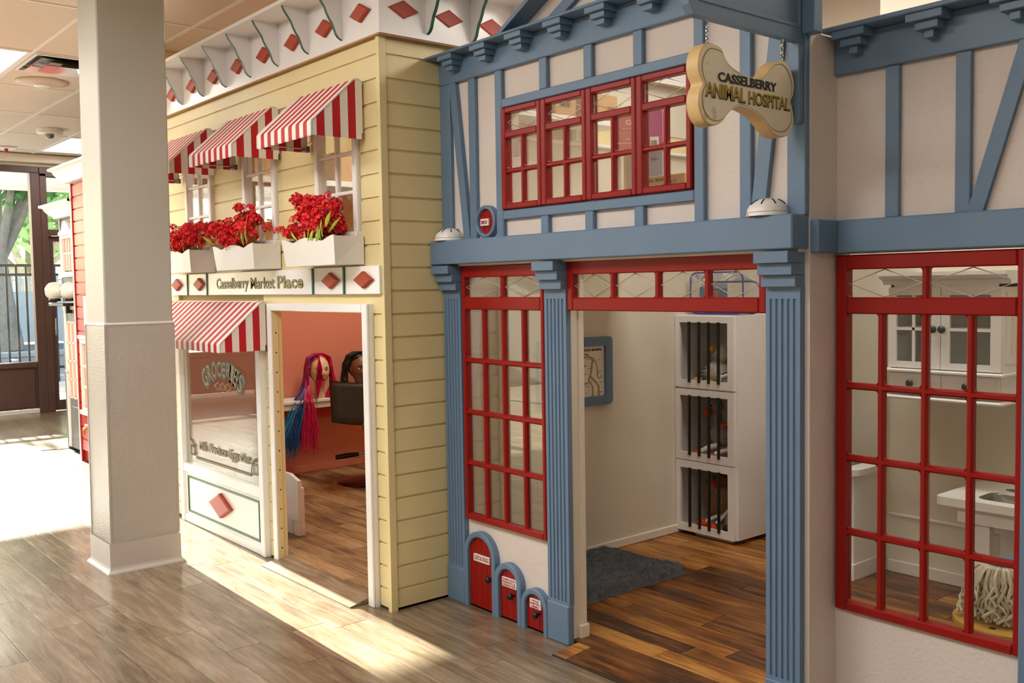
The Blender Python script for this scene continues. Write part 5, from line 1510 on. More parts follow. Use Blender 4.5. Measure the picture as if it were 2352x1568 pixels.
# ------------------------------------------------------------------ animal hospital room
fh = struct('floor', (-2.4, 3.6, 0.0))
MB().box(-3.506, -.2, 2.535, 4.75, 0.0, .0115).build('subfloor', 'sub', fh)
planks(fh, -3.50, -.3, 2.536, 4.62, 0.0975, 0.86, 0.0155, 'oak', seed=21)
wh = struct('wall_left', (-3.50, 3.6, 0))
MB().box(-3.506, -3.497, 2.605, 4.75, 0, 2.085).build('panel', 'cream', wh)
MB().box(-3.506, -3.47, 2.605, 4.75, 2.085, 2.10, 0, .003).build('wall_cap', 'white', wh); MB().box(-3.506, -3.500, 2.605, 4.75, 2.19, 3.0).build('upper_panel', 'cream', wh)
bh = struct('baseboard_left', (-3.49, 3.6, .015)); MB().box(-3.497, -3.483, 2.61, 4.75, .0155, .062, 0, .005).build('board', 'cream_light', bh)
wk = struct('wall_back', (-2, 4.5, 0))
MB().box(-3.506, -2.364, 4.75, 4.8, 0, 3.0).build('panel', 'cream', wk)
MB().box(-2.40, -2.364, 4.27, 4.8, 0, 3.0).build('return_panel', 'cream', wk)
MB().box(-2.364, 1.2, 4.27, 4.32, 0, 3.0).build('panel', 'cream', wk)
bk2 = struct('baseboard_back', (-1.6, 4.26, .015)); MB().box(-2.34, .3, 4.255, 4.27, .0155, .075, 0, .004).build('board', 'cream_light', bk2)
bk3 = struct('baseboard_back', (-3, 4.74, .015)); MB().box(-3.483, -2.40, 4.735, 4.75, .0155, .075, 0, .004).build('board', 'cream_light', bk3)
tr = struct('trim_1', (-1.6, 4.26, .3)); MB().box(-2.34, .3, 4.263, 4.27, .285, .297, 0, .002).build('rail', 'cream_light', tr)
wre = struct('wall_right', (.25, 3.5, 0)); MB().box(.25, .3, 2.74, 4.27, 0, 3.0).build('panel', 'cream', wre)

# framed poster
pf = thing('framed_poster', 'dog skeleton poster in a rounded blue wooden frame', 'poster', (-3.49, 3.32, .78))
def rr(y0, y1, z0, z1, r, n=6):
    out = []
    for (cy, cz, a0) in ((y1 - r, z1 - r, 0), (y0 + r, z1 - r, PI / 2), (y0 + r, z0 + r, PI), (y1 - r, z0 + r, 3 * PI / 2)):
        for k in range(n + 1): a = a0 + PI / 2 * k / n; out.append((cy + r * math.cos(a), cz + r * math.sin(a)))
    return out
A = rr(3.065, 3.573, .785, 1.132, .022); B = rr(3.113, 3.525, .830, 1.087, .004)
n = len(A); mb = MB(); xf_, xb = -3.474, -3.497
vs = [(xb, *p) for p in A] + [(xf_, *p) for p in A] + [(xf_, *p) for p in B] + [(xb + .004, *p) for p in B]
mb.add(vs, [(i + k * n, (i + 1) % n + k * n, (i + 1) % n + (k + 1) * n, i + (k + 1) * n) for k in range(3) for i in range(n)])
mb.build('frame', 'blue', pf, bevel=.0015)
MB().box(-3.496, -3.490, 3.113, 3.525, .830, 1.087).build('sheet', mat('poster_paper', '#e6e0d6', .5), pf)
text('lettering', 'ANATOMY OF THE DOG (DOG BONES)', 3.14, 3.505, 1.058, 1.072, -3.4898, 'ink', pf, plane='x', off=.03)
text('lettering', 'SKELETON', 3.35, 3.41, 1.042, 1.049, -3.4898, 'inkred', pf, plane='x', off=.03)
M['bonec'] = mat('skeleton_yellow', '#b8963c', .6); M['boneg'] = mat('skeleton_grey', '#8d867c', .6)
def pt(x, Y_): return (-3.4885, 3.36 + (x - 190) * .00079, 1.127 - (Y_ - 835) * .000577)
bb_ = MB()
for pl_ in ([(290, 1045), (282, 1110), (270, 1170), (310, 1215), (345, 1262), (345, 1340), (338, 1362)], [(270, 1170), (255, 1200), (290, 1262), (292, 1330), (280, 1358)], [(190, 1012), (225, 1000), (255, 992), (280, 1010), (300, 1045)], [(-90, 1060), (-60, 1120), (-50, 1200), (-60, 1330), (-75, 1350)], [(-40, 1080), (-20, 1150), (-10, 1230), (-20, 1340)]):
    bb_.tube([pt(*p) for p in pl_], .0045, 6)
bb_.build('leg_bones', 'bonec', pf)
bg = MB()
bg.tube([pt(*p) for p in [(270, 1000), (300, 1015), (325, 1050), (335, 1110), (338, 1170), (350, 1195), (366, 1190), (370, 1165)]], .002, 5)
bg.tube([pt(*p) for p in [(190, 1012), (120, 1022), (40, 1020), (-40, 1010), (-90, 980), (-130, 940)]], .004, 6)
for k in range(12): bg.tube([pt(190 - k * 14, 1016), pt(192 - k * 14, 1060 + 30 * math.sin(k / 11 * PI)), pt(182 - k * 14, 1075 + 50 * math.sin(k / 11 * PI))], .0015, 4)
bg.ell(pt(-150, 930), (.003, .026, .018), 12, 8).ell(pt(-190, 945), (.003, .022, .009), 12, 8)
bg.build('spine_bones', 'boneg', pf)
cap_ = MB(); rnd = random.Random(2)
for k in range(44):
    y = rnd.choice((rnd.uniform(3.13, 3.2), rnd.uniform(3.36, 3.41), rnd.uniform(3.465, 3.49))); z = rnd.uniform(.845, 1.04); l = rnd.uniform(.012, .028)
    cap_.box(-3.4902, -3.4896, y, y + l, z, z + .0022)
cap_.build('caption_lines', 'ink', pf, kind='stuff')

# kennel cabinet
kc = thing('kennel_cabinet', 'tall white kennel cabinet with three black barred doors', 'cabinet', (-3.29, 4.25, .015))
KX0, KX1, KY0, KY1 = -3.496, -3.085, 4.102, 4.46
body = MB()
body.box(KX0, KX0 + .018, KY0, KY1, .04, 1.222).box(KX1 - .018, KX1, KY0, KY1, .04, 1.222).box(KX0, KX1, KY1 - .012, KY1, .04, 1.222)
for z in (.04, .424, .818, 1.204): body.box(KX0 + .018, KX1 - .018, KY0, KY1 - .012, z, z + .018)
body.build('carcass', 'white', kc)
MB().box(-3.39, -3.14, 4.12, 4.42, .0155, .04).build('kick_plate', 'white', kc)
for (z0, z1, o0, o1) in ((.038, .429, .078, .388), (.433, .822, .474, .786), (.830, 1.218, .872, 1.184)):
    x0, x1 = KX0 + .002, -3.100
    dr = MB(); holes(dr, x0, x1, z0, z1, 4.082, 4.101, [(-3.462, -3.140, o0, o1)]); d_ = dr.build('kennel_door', 'white', kc)
    for x in (-3.393, -3.326, -3.261, -3.196): MB().tube([(x, 4.079, o0 - .012), (x, 4.079, o1 + .004)], .0085, 10).build('bar', 'black', d_)

# plush toys in the kennels
M['fur_w'] = mat('fur_white', '#d9d2c4', .9, var=.15, scale=30)
M['fur_g'] = mat('fur_grey', '#a59c93', .9, var=.15, scale=30)
M['fur_b'] = mat('fur_brown', '#8d6c4c', .9, var=.2, scale=30)
M['fur_t'] = mat('fur_tan', '#a08a58', .9, var=.2, scale=30)
M['orange'] = mat('felt_orange', '#e04a10', .8)
M['felt_y'] = mat('felt_yellow', '#d9a21a', .8)
M['felt_r'] = mat('felt_red', '#b3141c', .8)
def plush(name, label, base, lumps, extras, furm, tuft=0.012, ntuft=500, sd=1):
    rnd = random.Random(sd); t = thing(name, label, 'soft toy', base, 'soft toys in the kennel cabinet')
    mb = MB()
    for (c, r_) in lumps:
        mb.ell(c, r_, 16, 12, 0)
        for k in range(ntuft // len(lumps)):
            z = rnd.uniform(-1, 1); a = rnd.uniform(0, 2 * PI); q = math.sqrt(1 - z * z)
            d = Vector((q * math.cos(a), q * math.sin(a), z))
            p = Vector((c[0] + d.x * r_[0], c[1] + d.y * r_[1], c[2] + d.z * r_[2])); u = d.orthogonal().normalized() * .0018
            e = p + d * tuft + Vector((rnd.uniform(-1, 1), rnd.uniform(-1, 1), -rnd.random())) * tuft * .6
            mb.add([p - u, p + u, e], [(0, 1, 2)])
    mb.build('body', furm, t)
    for (nm, m, fn) in extras:
        q = MB(); fn(q); q.build(nm, m, t)
plush('toy_chick', 'fluffy white toy chick with a yellow beak in the top kennel', (-3.27, 4.2, .836),
      [((-3.285, 4.20, .912), (.082, .06, .062)), ((-3.265, 4.20, 1.01), (.045, .042, .045)), ((-3.20, 4.27, .95), (.05, .05, .06))],
      [('beak', 'felt_y', lambda q: q.ell((-3.30, 4.165, 1.04), (.018, .018, .016), 10, 8)), ('foot', 'felt_y', lambda q: q.ell((-3.385, 4.14, .868), (.028, .03, .016), 10, 8)), ('foot', 'felt_y', lambda q: q.ell((-3.30, 4.13, .864), (.028, .03, .014), 10, 8)), ('eye', 'black', lambda q: q.ell((-3.25, 4.155, 1.02), (.005, .005, .005), 8, 6))], 'fur_w', .014, 900, 1)
plush('toy_badger', 'grey soft toy with a black and white striped face in the top kennel', (-3.17, 4.15, .836),
      [((-3.175, 4.14, .875), (.042, .04, .038))],
      [('stripe', 'white', lambda q: q.tube([(-3.215, 4.10, .86), (-3.19, 4.095, .90), (-3.15, 4.10, .915)], .010, 8)), ('stripe', 'black', lambda q: q.tube([(-3.20, 4.098, .885), (-3.175, 4.095, .912), (-3.15, 4.1, .925)], .006, 8)), ('nose', 'black', lambda q: q.ell((-3.232, 4.115, .872), (.006, .006, .006), 8, 6))], 'fur_g', .005, 200, 2)
plush('toy_goose', 'grey toy goose with an orange bill and striped legs in the middle kennel', (-3.30, 4.2, .442),
      [((-3.325, 4.22, .725), (.043, .038, .045)), ((-3.32, 4.23, .65), (.025, .025, .06)), ((-3.29, 4.23, .57), (.07, .06, .07))],
      [('bill', 'orange', lambda q: q.ell((-3.335, 4.165, .695), (.020, .03, .026), 12, 8)), ('eye', 'black', lambda q: q.ell((-3.322, 4.178, .728), (.006, .006, .006), 8, 6)),
       ('leg', 'awn_white', lambda q: q.tube([(-3.27, 4.18, .52), (-3.31, 4.14, .505), (-3.35, 4.13, .48)], .015, 10)), ('leg', 'awn_white', lambda q: q.tube([(-3.2, 4.2, .50), (-3.23, 4.15, .49), (-3.26, 4.13, .475)], .013, 10)),
       ('foot', 'orange', lambda q: q.ell((-3.375, 4.125, .465), (.035, .025, .020), 12, 8)), ('foot', 'orange', lambda q: q.ell((-3.285, 4.125, .462), (.035, .025, .018), 12, 8))], 'fur_g', .005, 300, 3)
plush('toy_turkey', 'grey-brown toy bird with an orange wattle in the middle kennel', (-3.19, 4.25, .442),
      [((-3.18, 4.22, .58), (.055, .06, .08))], [('wattle', 'orange', lambda q: q.tube([(-3.24, 4.17, .625), (-3.2, 4.155, .64), (-3.165, 4.15, .665)], .010, 8)), ('foot', 'felt_r', lambda q: q.ell((-3.19, 4.13, .458), (.05, .025, .014), 12, 8)), ('beak', 'felt_y', lambda q: q.ell((-3.155, 4.15, .70), (.01, .015, .015), 8, 6))], 'fur_g', .008, 400, 4)
plush('toy_hen', 'shaggy brown toy hen with orange feet in the bottom kennel', (-3.29, 4.2, .058),
      [((-3.30, 4.22, .215), (.10, .07, .10)), ((-3.27, 4.22, .33), (.045, .045, .045)), ((-3.2, 4.25, .22), (.06, .06, .08))],
      [('wattle', 'felt_r', lambda q: q.ell((-3.28, 4.165, .305), (.035, .015, .014), 10, 8)), ('leg', 'awn_white', lambda q: q.tube([(-3.26, 4.18, .14), (-3.29, 4.15, .12), (-3.32, 4.13, .1)], .010, 8)), ('leg', 'awn_white', lambda q: q.tube([(-3.2, 4.18, .18), (-3.23, 4.15, .13), (-3.25, 4.13, .10)], .010, 8)),
       ('foot', 'orange', lambda q: q.ell((-3.345, 4.125, .085), (.038, .025, .025), 12, 8)), ('foot', 'orange', lambda q: q.ell((-3.275, 4.12, .075), (.030, .025, .022), 12, 8))], 'fur_b', .03, 1600, 5)
plush('toy_puppy', 'tan soft toy puppy with a black nose in the bottom kennel', (-3.17, 4.16, .058),
      [((-3.165, 4.17, .12), (.05, .05, .05)), ((-3.16, 4.2, .17), (.035, .04, .03))], [('nose', 'black', lambda q: q.ell((-3.18, 4.118, .085), (.022, .012, .018), 10, 8))], 'fur_t', .006, 500, 6)

# clear zip bag on the cabinet
bg_ = thing('clear_bag', 'clear plastic carry bag with blue piping on the kennel cabinet', 'bag', (-3.3, 4.27, 1.222))
M['vinylc'] = glass('clear_vinyl', '#fafafc', .7, .03)
def loop(y, x0, x1, z0, z1, r=.04, n=6):
    out = []
    for (cx, cz, a0) in ((x1 - r, z1 - r, 0), (x0 + r, z1 - r, PI / 2), (x0 + r, z0 + r, PI), (x1 - r, z0 + r, 3 * PI / 2)):
        for k in range(n + 1): a = a0 + PI / 2 * k / n; out.append((cx + r * math.cos(a), y, cz + r * math.sin(a)))
    return out
L1 = loop(4.17, -3.455, -3.105, 1.230, 1.452); L2 = loop(4.30, -3.49, -3.09, 1.230, 1.40, .05)
M['pipe'] = mat('blue_piping', '#24308f', .3)
MB().tube(L1, .0045, 8, closed=True).build('piping', 'pipe', bg_); MB().tube(L2, .0055, 8, closed=True).build('piping', 'pipe', bg_)
n = len(L1); mb = MB(); mb.add(L1 + L2, [(i, (i + 1) % n, (i + 1) % n + n, i + n) for i in range(n)] + [tuple(range(n)), tuple(range(2 * n - 1, n - 1, -1))]); mb.build('vinyl_shell', 'vinylc', bg_)
MB().box(-3.385, -3.215, 4.180, 4.183, 1.24, 1.392).build('card_insert', mat('card_blue', '#1f7fb8', .5), bg_)
MB().box(-3.385, -3.215, 4.1785, 4.1798, 1.365, 1.392).build('card_band', mat('card_pale', '#9fb7cf', .5), bg_)
MB().prism([(-3.335, 1.245), (-3.275, 1.245), (-3.27, 1.30), (-3.225, 1.312), (-3.29, 1.362), (-3.325, 1.362), (-3.335, 1.35)], 'y', 4.176, 4.1785).build('card_label', 'inkred', bg_)
for k, s in enumerate(('My First', 'Soft Doctor', 'and Dentist Set')):
    q = text('lettering', s, -3.328, -3.272 - .0 * k, 1.318 + .0, 1.328, 0, 'white', bg_)
    c = q.location.copy(); q.rotation_euler = (0, PI, 0)
    q.location = Vector((-3.30, 4.1755, 1.322 + k * .015)) - wloc(bg_) + Vector((0, 0, 0))
MB().ell((-3.185, 4.20, 1.30), (.022, .015, .020), 12, 8).build('toy_piece', 'green', bg_)
MB().ell((-3.135, 4.22, 1.285), (.022, .015, .020), 12, 8).build('toy_piece', 'fur_w', bg_)
MB().ell((-3.17, 4.25, 1.26), (.05, .02, .02), 12, 8).build('toy_piece', 'inkred', bg_)

# fluffy grey mat
t = thing('fluffy_mat', 'dark grey fluffy pet mat lying on the brown planks', 'mat', (-3.22, 3.18, .0155))
M['matf'] = mat('grey_fluff', '#66696e', .95, var=.25, scale=14)
mb = MB(); nx, ny = 46, 56; vs = []
def mh(x, y, u, v):
    e = min(u, 1 - u, v, 1 - v); edge_ = min(1, e / .07)
    h = .045 * math.sqrt(max(0, edge_ * (2 - edge_)))
    return h * (1 + .28 * noise.noise(Vector((x * 9, y * 9, 1))) + .16 * noise.noise(Vector((x * 28, y * 28, 4))))
def mp_(u, v):
    x = -3.475 + .525 * u + .012 * noise.noise(Vector((v * 5, 0, 2))); y = 2.80 + .70 * v + .02 * u + .015 * noise.noise(Vector((u * 6, 3, 2)))
    return x, y
for i in range(nx + 1):
    for j in range(ny + 1):
        u, v = i / nx, j / ny; x, y = mp_(u, v); vs.append((x, y, .0165 + mh(x, y, u, v)))
fs = [(i * (ny + 1) + j, (i + 1) * (ny + 1) + j, (i + 1) * (ny + 1) + j + 1, i * (ny + 1) + j + 1) for i in range(nx) for j in range(ny)]
mb.add(vs, fs, 0, True); mb.build('mat_body', 'matf', t)
rnd = random.Random(9); fz = MB()
for k in range(24000):
    u, v = rnd.random(), rnd.random(); x, y = mp_(u, v); z = .0165 + mh(x, y, u, v)
    a = rnd.uniform(0, 2 * PI); l = rnd.uniform(.008, .016)
    d = Vector((math.cos(a) * .7 + (u - .5) * 1.2 * (abs(u - .5) > .44), math.sin(a) * .7 + (v - .5) * 1.2 * (abs(v - .5) > .44), .55)).normalized() * l
    w_ = Vector((-math.sin(a), math.cos(a), 0)) * .0016
    p = Vector((x, y, z - .002)); fz.add([p - w_, p + w_, p + d], [(0, 1, 2)])
fz.build('pile', 'matf', t, kind='stuff')

# storage above the hospital room, seen through the upper red casements
t = thing('storage_loft', 'pale plywood loft platform behind the upper red casements', 'shelf', (-2.6, 3.2, 1.6))
MB().box(-3.47, -2.0, 2.95, 3.6, 1.66, 1.69).build('platform', 'cream_light', t)
MB().box(-3.47, -2.4, 3.56, 3.6, 1.60, 1.66).build('bearer', 'cream_light', t); MB().box(-3.497, -3.47, 2.95, 3.6, 1.60, 1.69).build('wall_cleat', 'cream_light', t)
t = thing('wall_rack', 'white rack shelf along the wall carrying cardboard boxes', 'shelf', (-3.4, 3.0, 2.15))
MB().box(-3.47, -3.30, 2.62, 3.46, 2.155, 2.182, 0, .003).build('board', 'white', t)
MB().box(-3.47, -3.44, 2.66, 2.68, 2.1, 2.155).build('support', 'white', t); MB().box(-3.47, -3.44, 3.3, 3.32, 2.1, 2.155).build('support', 'white', t)
q, R_ = carton('brown cardboard box on the rack with black printed marks', -3.385, 3.33, 2.182, .16, .24, .125, 0, grp='cardboard boxes stored above the shops', tape=False)
text('lettering', 'FE', 3.24, 3.30, 2.19, 2.235, -3.3035, 'ink', q, plane='x', off=.05); text('lettering', 'ZIHOM', 3.38, 3.43, 2.24, 2.25, -3.3035, 'ink', q, plane='x')
q, R_ = carton('small cardboard box standing further along the rack', -3.385, 3.10, 2.182, .16, .14, .10, .05, grp='cardboard boxes stored above the shops', tape=False)
text('lettering', 'ROS', 3.07, 3.13, 2.22, 2.26, -3.302, 'ink', q, plane='x', off=.03)
q, R_ = carton('low open cardboard box with a green mark on the rack', -3.385, 2.88, 2.182, .16, .26, .05, 0, grp='cardboard boxes stored above the shops', tape=False)
text('lettering', 'ID', 2.95, 2.99, 2.192, 2.215, -3.3035, 'inkgreen', q, plane='x', off=.05)
M['boxred'] = mat('box_red', '#c3122e', .4); M['boxred_refl'] = mat('box_red_reflection', '#a9337c', .4); M['boxgrey'] = mat('box_grey', '#8f8a92', .6)
bx_, by_ = -2.985, 3.10
t = thing('paper_box', 'red copy paper box with a painted magenta window reflection, on the grey carton', 'box', (bx_, by_, 1.985))
MB().box(bx_, bx_ + .105, by_, by_ + .16, 1.987, 2.158, 0, .002).build('red_side', 'boxred', t)
MB().box(bx_ + .105, bx_ + .205, by_, by_ + .16, 1.987, 2.158, 0, .002).build('reflection_side', 'boxred_refl', t)  # pinkish window reflection painted onto this half of the red box
MB().box(bx_, bx_ + .105, by_ - .001, by_, 2.012, 2.0145).build('line', 'white', t)
text('lettering', 'Cop', bx_ + .045, bx_ + .095, 2.086, 2.114, by_ - .0005, 'white', t, off=.03)
text('lettering', 'Best for high volume', bx_ + .028, bx_ + .1, 2.072, 2.079, by_ - .0005, 'white', t)
text('lettering', '20lb', bx_ + .045, bx_ + .062, 2.026, 2.034, by_ - .0005, 'white', t)
pl = MB().box(bx_ + .150, bx_ + .188, by_ - .006, by_ - .0005, 1.995, 2.035).build('barcode_label', 'white', t)
bc = MB(); x = bx_ + .155
while x < bx_ + .182: bc.box(x, x + .0012, by_ - .007, by_ - .006, 1.999, 2.020); x += random.choice((.0022, .0030, .004))
bc.build('barcode', 'ink', pl, kind='stuff')
t.rotation_euler = (0, 0, math.radians(40))
t = thing('grey_carton', 'grey carton printed 00313 under the red copy paper box', 'box', (bx_, by_, 1.69))
MB().box(bx_ + .05, bx_ + .205, by_ + .002, by_ + .16, 1.691, 1.985, 0, .003).build('body', 'boxgrey', t)
MB().box(bx_ + .03, bx_ + .05, by_ + .002, by_ + .16, 1.691, 1.985, 0, .002).build('body_side', 'card', t)
text('lettering', '00313', bx_ + .155, bx_ + .185, 1.935, 1.945, by_ + .0015, 'ink', t)
text('lettering', 'IIIIII', bx_ + .07, bx_ + .10, 1.75, 1.78, by_ + .0015, 'ink', t)
t.rotation_euler = (0, 0, math.radians(40))
t = thing('white_upright', 'cream upright board standing beside the grey carton', 'post', (-2.96, 3.1, 1.69)); MB().box(-2.99, -2.935, 3.08, 3.10, 1.69, 1.955, 0, .003).build('board', 'cream_light', t)
q, R_ = carton('open tan carton with red letters at the bottom right casement', -2.63, 3.12, 1.69, .20, .2, .148, 0, grp='cardboard boxes stored above the shops', tape=False, flaps=False)
text('lettering', 'Lisa  Aaron', -2.72, -2.64, 1.815, 1.83, 3.0195, 'ink', q); text('lettering', 'OP', -2.60, -2.57, 1.80, 1.815, 3.0195, 'inkred', q)

# ------------------------------------------------------------------ kitchen corner seen through the right window
hu = thing('wall_hutch', 'white glazed wall hutch with round black knobs', 'cabinet', (-1.94, 4.12, .88))
YF = 3.968
MB().box(-2.180, -1.706, YF + .018, 4.268, .922, 1.365).build('carcass_back', 'white', hu) if False else None
cs = MB(); cs.box(-2.182, -2.166, YF + .018, 4.268, 1.014, 1.375).box(-1.722, -1.704, YF + .018, 4.268, 1.014, 1.375).box(-2.182, -1.704, 4.255, 4.268, .885, 1.375).box(-2.182, -1.704, YF + .018, 4.268, 1.362, 1.378)
cs.build('carcass', 'white', hu)
MB().box(-2.166, -1.722, YF + .05, 4.255, 1.185, 1.195).build('inner_shelf', 'white', hu)
MB().prism([(YF + .018, 1.375), (YF + .012, 1.392), (YF - .012, 1.400), (YF - .025, 1.413), (YF - .04, 1.413), (YF - .04, 1.428), (4.268, 1.428), (4.268, 1.375)], 'x', -2.219, -1.674).build('crown', 'white', hu)
def hdoor(x0, x1, knob):
    d = MB(); holes(d, x0, x1, 1.018, 1.364, YF, YF + .017, [(x0 + .036, x1 - .042, 1.045, 1.330)]); o = d.build('cabinet_door', 'white', hu)
    a, b = x0 + .036, x1 - .042
    MB().box((a + b) / 2 - .006, (a + b) / 2 + .006, YF + .002, YF + .012, 1.045, 1.33).build('muntin', 'white', o)
    MB().box(a, b, YF + .002, YF + .012, 1.180, 1.192).build('muntin', 'white', o)
    MB().box(a, b, YF + .008, YF + .010, 1.045, 1.33).build('pane', 'glass_in', o)
    MB().lathe([(.006, YF), (.006, YF - .012), (.016, YF - .016), (.016, YF - .022), (0, YF - .024)], (knob, 0, 1.187), 18, axis='y').build('knob', 'black', o)
hdoor(-2.183, -1.952, -1.976); hdoor(-1.949, -1.704, -1.938)
MB().box(-2.204, -1.688, YF - .02, 4.268, .999, 1.013, 0, .004).build('mid_shelf', 'white', hu)
MB().box(-2.182, -1.712, YF + .020, 4.255, .918, .999).build('drawer_case', 'white', hu)
for (a, b, k) in ((-2.181, -1.948, -2.076), (-1.946, -1.713, -1.835)):
    o = MB().box(a, b, YF, YF + .018, .920, .996, 0, .002).build('drawer', 'white', hu)
    MB().lathe([(.006, YF), (.006, YF - .012), (.016, YF - .016), (.016, YF - .022), (0, YF - .024)], (k, 0, .953), 18, axis='y').build('knob', 'black', o)
MB().box(-2.206, -1.686, YF - .03, 4.268, .884, .898, 0, .005).build('bottom_board', 'white', hu)
MB().tube([(-2.19, YF + .0, .906), (-1.70, YF + .0, .906)], .005, 8).build('piano_hinge', 'steel', hu)
MB().box(-1.7045, -1.700, 4.01, 4.22, 1.05, 1.34).build('side_panel', 'white', hu); MB().box(-1.7015, -1.698, 4.05, 4.18, 1.08, 1.31).build('side_recess', 'cream_light', hu)

st_ = thing('sink_table', 'white play sink table with rounded corners and a steel basin', 'table', (-1.4, 3.95, .0155))
P = []
def rrect(x0, x1, y0, y1, r, n=6):
    out = []
    for (cx, cy, a0) in ((x1 - r, y1 - r, 0), (x0 + r, y1 - r, PI / 2), (x0 + r, y0 + r, PI), (x1 - r, y0 + r, 3 * PI / 2)):
        for k in range(n + 1): a = a0 + PI / 2 * k / n; out.append((cx + r * math.cos(a), cy + r * math.sin(a)))
    return out
O_ = rrect(-1.885, -1.05, 3.795, 4.245, .03); I_ = rrect(-1.745, -1.35, 3.865, 4.02, .04); n = len(O_)
mb = MB(); vs = [(p[0], p[1], .52) for p in O_] + [(p[0], p[1], .52) for p in I_] + [(p[0], p[1], .487) for p in O_] + [(p[0], p[1], .487) for p in I_]
mb.add(vs, [(i, (i + 1) % n, (i + 1) % n + n, i + n) for i in range(n)] + [(i, i + 2 * n, (i + 1) % n + 2 * n, (i + 1) % n) for i in range(n)] + [(i + 2 * n, i + 3 * n, (i + 1) % n + 3 * n, (i + 1) % n + 2 * n) for i in range(n)])
mb.build('table_top', 'white', st_)
mb = MB(); rings = [(1.03, .5215), (1.0, .521), (.97, .515), (.93, .46), (.80, .452)]; c_ = (-1.5475, 3.9425); vs = []
for (s, z) in rings: vs += [(c_[0] + (p[0] - c_[0]) * s, c_[1] + (p[1] - c_[1]) * s, z) for p in I_]
mb.add(vs, [(i + k * n, (i + 1) % n + k * n, (i + 1) % n + (k + 1) * n, i + (k + 1) * n) for k in range(4) for i in range(n)] + [tuple(range(4 * n, 5 * n))], 0, True)
mb.build('sink_basin', 'steel', st_)
MB().box(-1.806, -1.10, 3.83, 3.845, .423, .487).build('apron', 'white', st_); MB().box(-1.806, -1.10, 4.19, 4.205, .423, .487).build('apron', 'white', st_); MB().box(-1.806, -1.79, 3.845, 4.19, .423, .487).build('apron', 'white', st_)
for x in (-1.775, -1.2):
    for y in (3.845, 4.15): MB().box(x, x + .09, y, y + .04, .0155, .423, 0, .002).build('leg', 'white', st_)
    MB().box(x - .03, x + .12, 3.83, 4.21, .0155, .075, 0, .003).build('foot', 'white', st_)
for (lab, x, y, a) in (('steel spoon lying flat behind the sink basin', -1.68, 4.10, .2), ('steel ladle bowl lying on the sink table top', -1.66, 4.17, .1)):
    t = thing('utensil', lab, 'utensil', (x, y, .521))
    MB().ell((x, y, .5235), (.055, .02, .003), 14, 6).build('bowl', 'steel', t); MB().tube([(x + .05, y, .5235), (x + .25, y + .01, .5235)], .004, 6).build('handle', 'steel', t)

ct = thing('low_counter', 'low white counter end with a rounded top beside the kitchen', 'counter', (-2.5, 4.1, .0155))
MB().box(-2.44, -2.364, 4.0, 4.255, .0155, .505, 0, .002).build('end_post', 'white', ct)
MB().box(-2.74, -2.44, 4.03, 4.10, .0155, .505).build('front_panel', 'white', ct)
MB().box(-2.445, -2.358, 3.992, 4.26, .0155, .092, 0, .002).build('skirting', 'white', ct)
mb = MB(); mb.prism(rrect(-2.76, -2.335, 3.965, 4.262, .05), 'z', .506, .534); mb.build('counter_top', 'white', ct)
MB().box(-2.364, -2.350, 4.245, 4.27, .075, 1.3).build('corner_strip', 'cream_light', ct)
t = thing('grey_tablet', 'slim grey folded tablet lying on the low counter', 'tablet', (-2.56, 4.17, .535)); MB().box(-2.70, -2.42, 4.08, 4.22, .535, .546, 0, .003).build('case', 'steel', t)

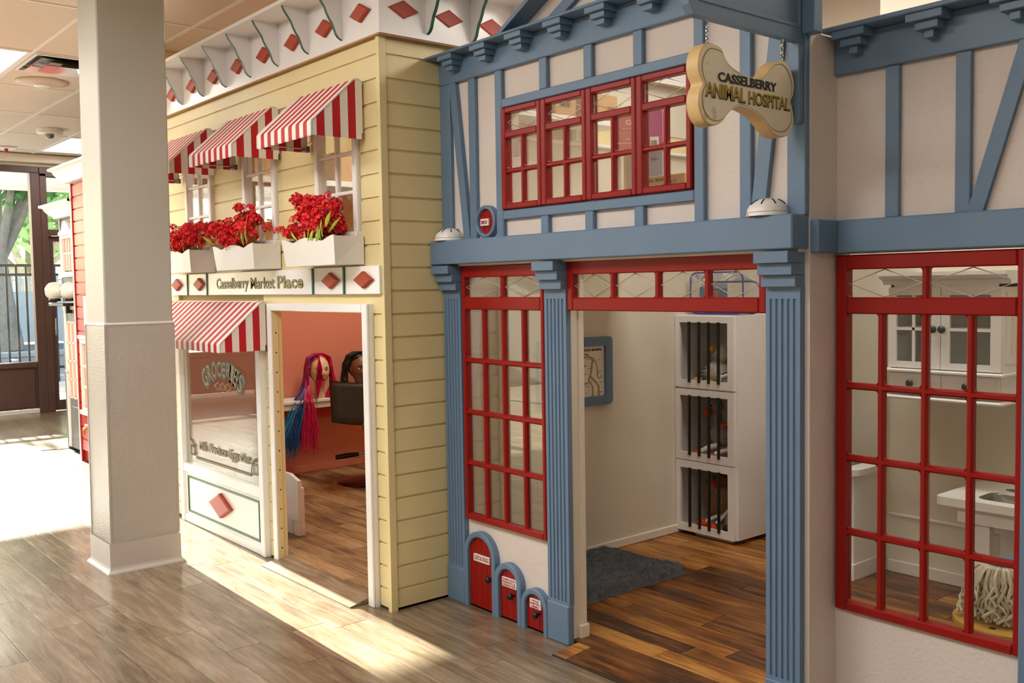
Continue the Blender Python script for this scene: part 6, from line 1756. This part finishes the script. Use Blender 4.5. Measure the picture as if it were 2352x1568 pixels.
M['ply'] = mat('birch_ply', '#c9963f', .45, var=.08, scale=5, stretch=(1, 6, 1))
so = thing('plywood_stool', 'round plywood stool with finger holes behind the lower panes', 'stool', (-1.27, 3.10, .0155))
c_ = (-1.285, 3.085); R0 = .165
mb = MB(); N2 = 48
mb.prism([(c_[0] + R0 * math.cos(2 * PI * k / N2), c_[1] + R0 * math.sin(2 * PI * k / N2)) for k in range(N2)], 'z', .312, .33); mb.build('seat', 'ply', so)
for (dx, dy) in ((-.06, -.03), (-.105, -.01), (-.005, -.115), (.09, .06)): MB().lathe([(0, .3305), (.011, .3305), (.011, .3303)], (c_[0] + dx, c_[1] + dy, 0), 14).build('hole', 'sub', so)
MB().box(c_[0] - .008, c_[0] + .008, c_[1] - .12, c_[1] + .12, .0155, .312).build('leg_panel', 'ply', so); MB().box(c_[0] - .12, c_[0] - .008, c_[1] - .008, c_[1] + .008, .0155, .312).build('leg_panel', 'ply', so); MB().box(c_[0] + .008, c_[0] + .12, c_[1] - .008, c_[1] + .008, .0155, .312).build('leg_panel', 'ply', so)
mo = thing('mop_head', 'cream string mop head with a blue cap resting on the stool', 'mop', (-1.30, 3.11, .331))
M['string'] = mat('mop_string', '#d3c7ad', .9, var=.15, scale=60)
mc = (-1.315, 3.10)
MB().lathe([(0, .512), (.045, .511), (.05, .505), (.035, .49), (.03, .46), (.03, .42), (0, .42)], (mc[0], mc[1], 0), 28).build('cap', mat('mop_blue', '#1291c4', .35), mo)
rnd = random.Random(4); mb = MB()
for k in range(230):
    a = rnd.uniform(0, 2 * PI); r1 = rnd.uniform(.045, .075); r2 = rnd.uniform(.085, .135); z = .505
    pts = [(mc[0] + .04 * math.cos(a), mc[1] + .04 * math.sin(a), .498), (mc[0] + r1 * math.cos(a), mc[1] + r1 * math.sin(a), .493)]
    zb = rnd.uniform(.335, .36); nn = 11; ph = rnd.uniform(0, 6)
    for q in range(1, nn + 1):
        u = q / nn; rr_ = r1 + (r2 - r1) * u ** .6; aa = a + .10 * math.sin(ph + u * 13) * u * 1.6
        pts.append((mc[0] + rr_ * math.cos(aa) + .004 * math.sin(ph * 3 + u * 30) * u, mc[1] + rr_ * math.sin(aa), .493 + (zb - .493) * u))
    rs = [.0036 * (1 + .22 * (q % 2)) for q in range(len(pts))]
    mb.tube(pts, rs, 5, caps=False)
mb.build('strings', 'string', mo, kind='stuff')
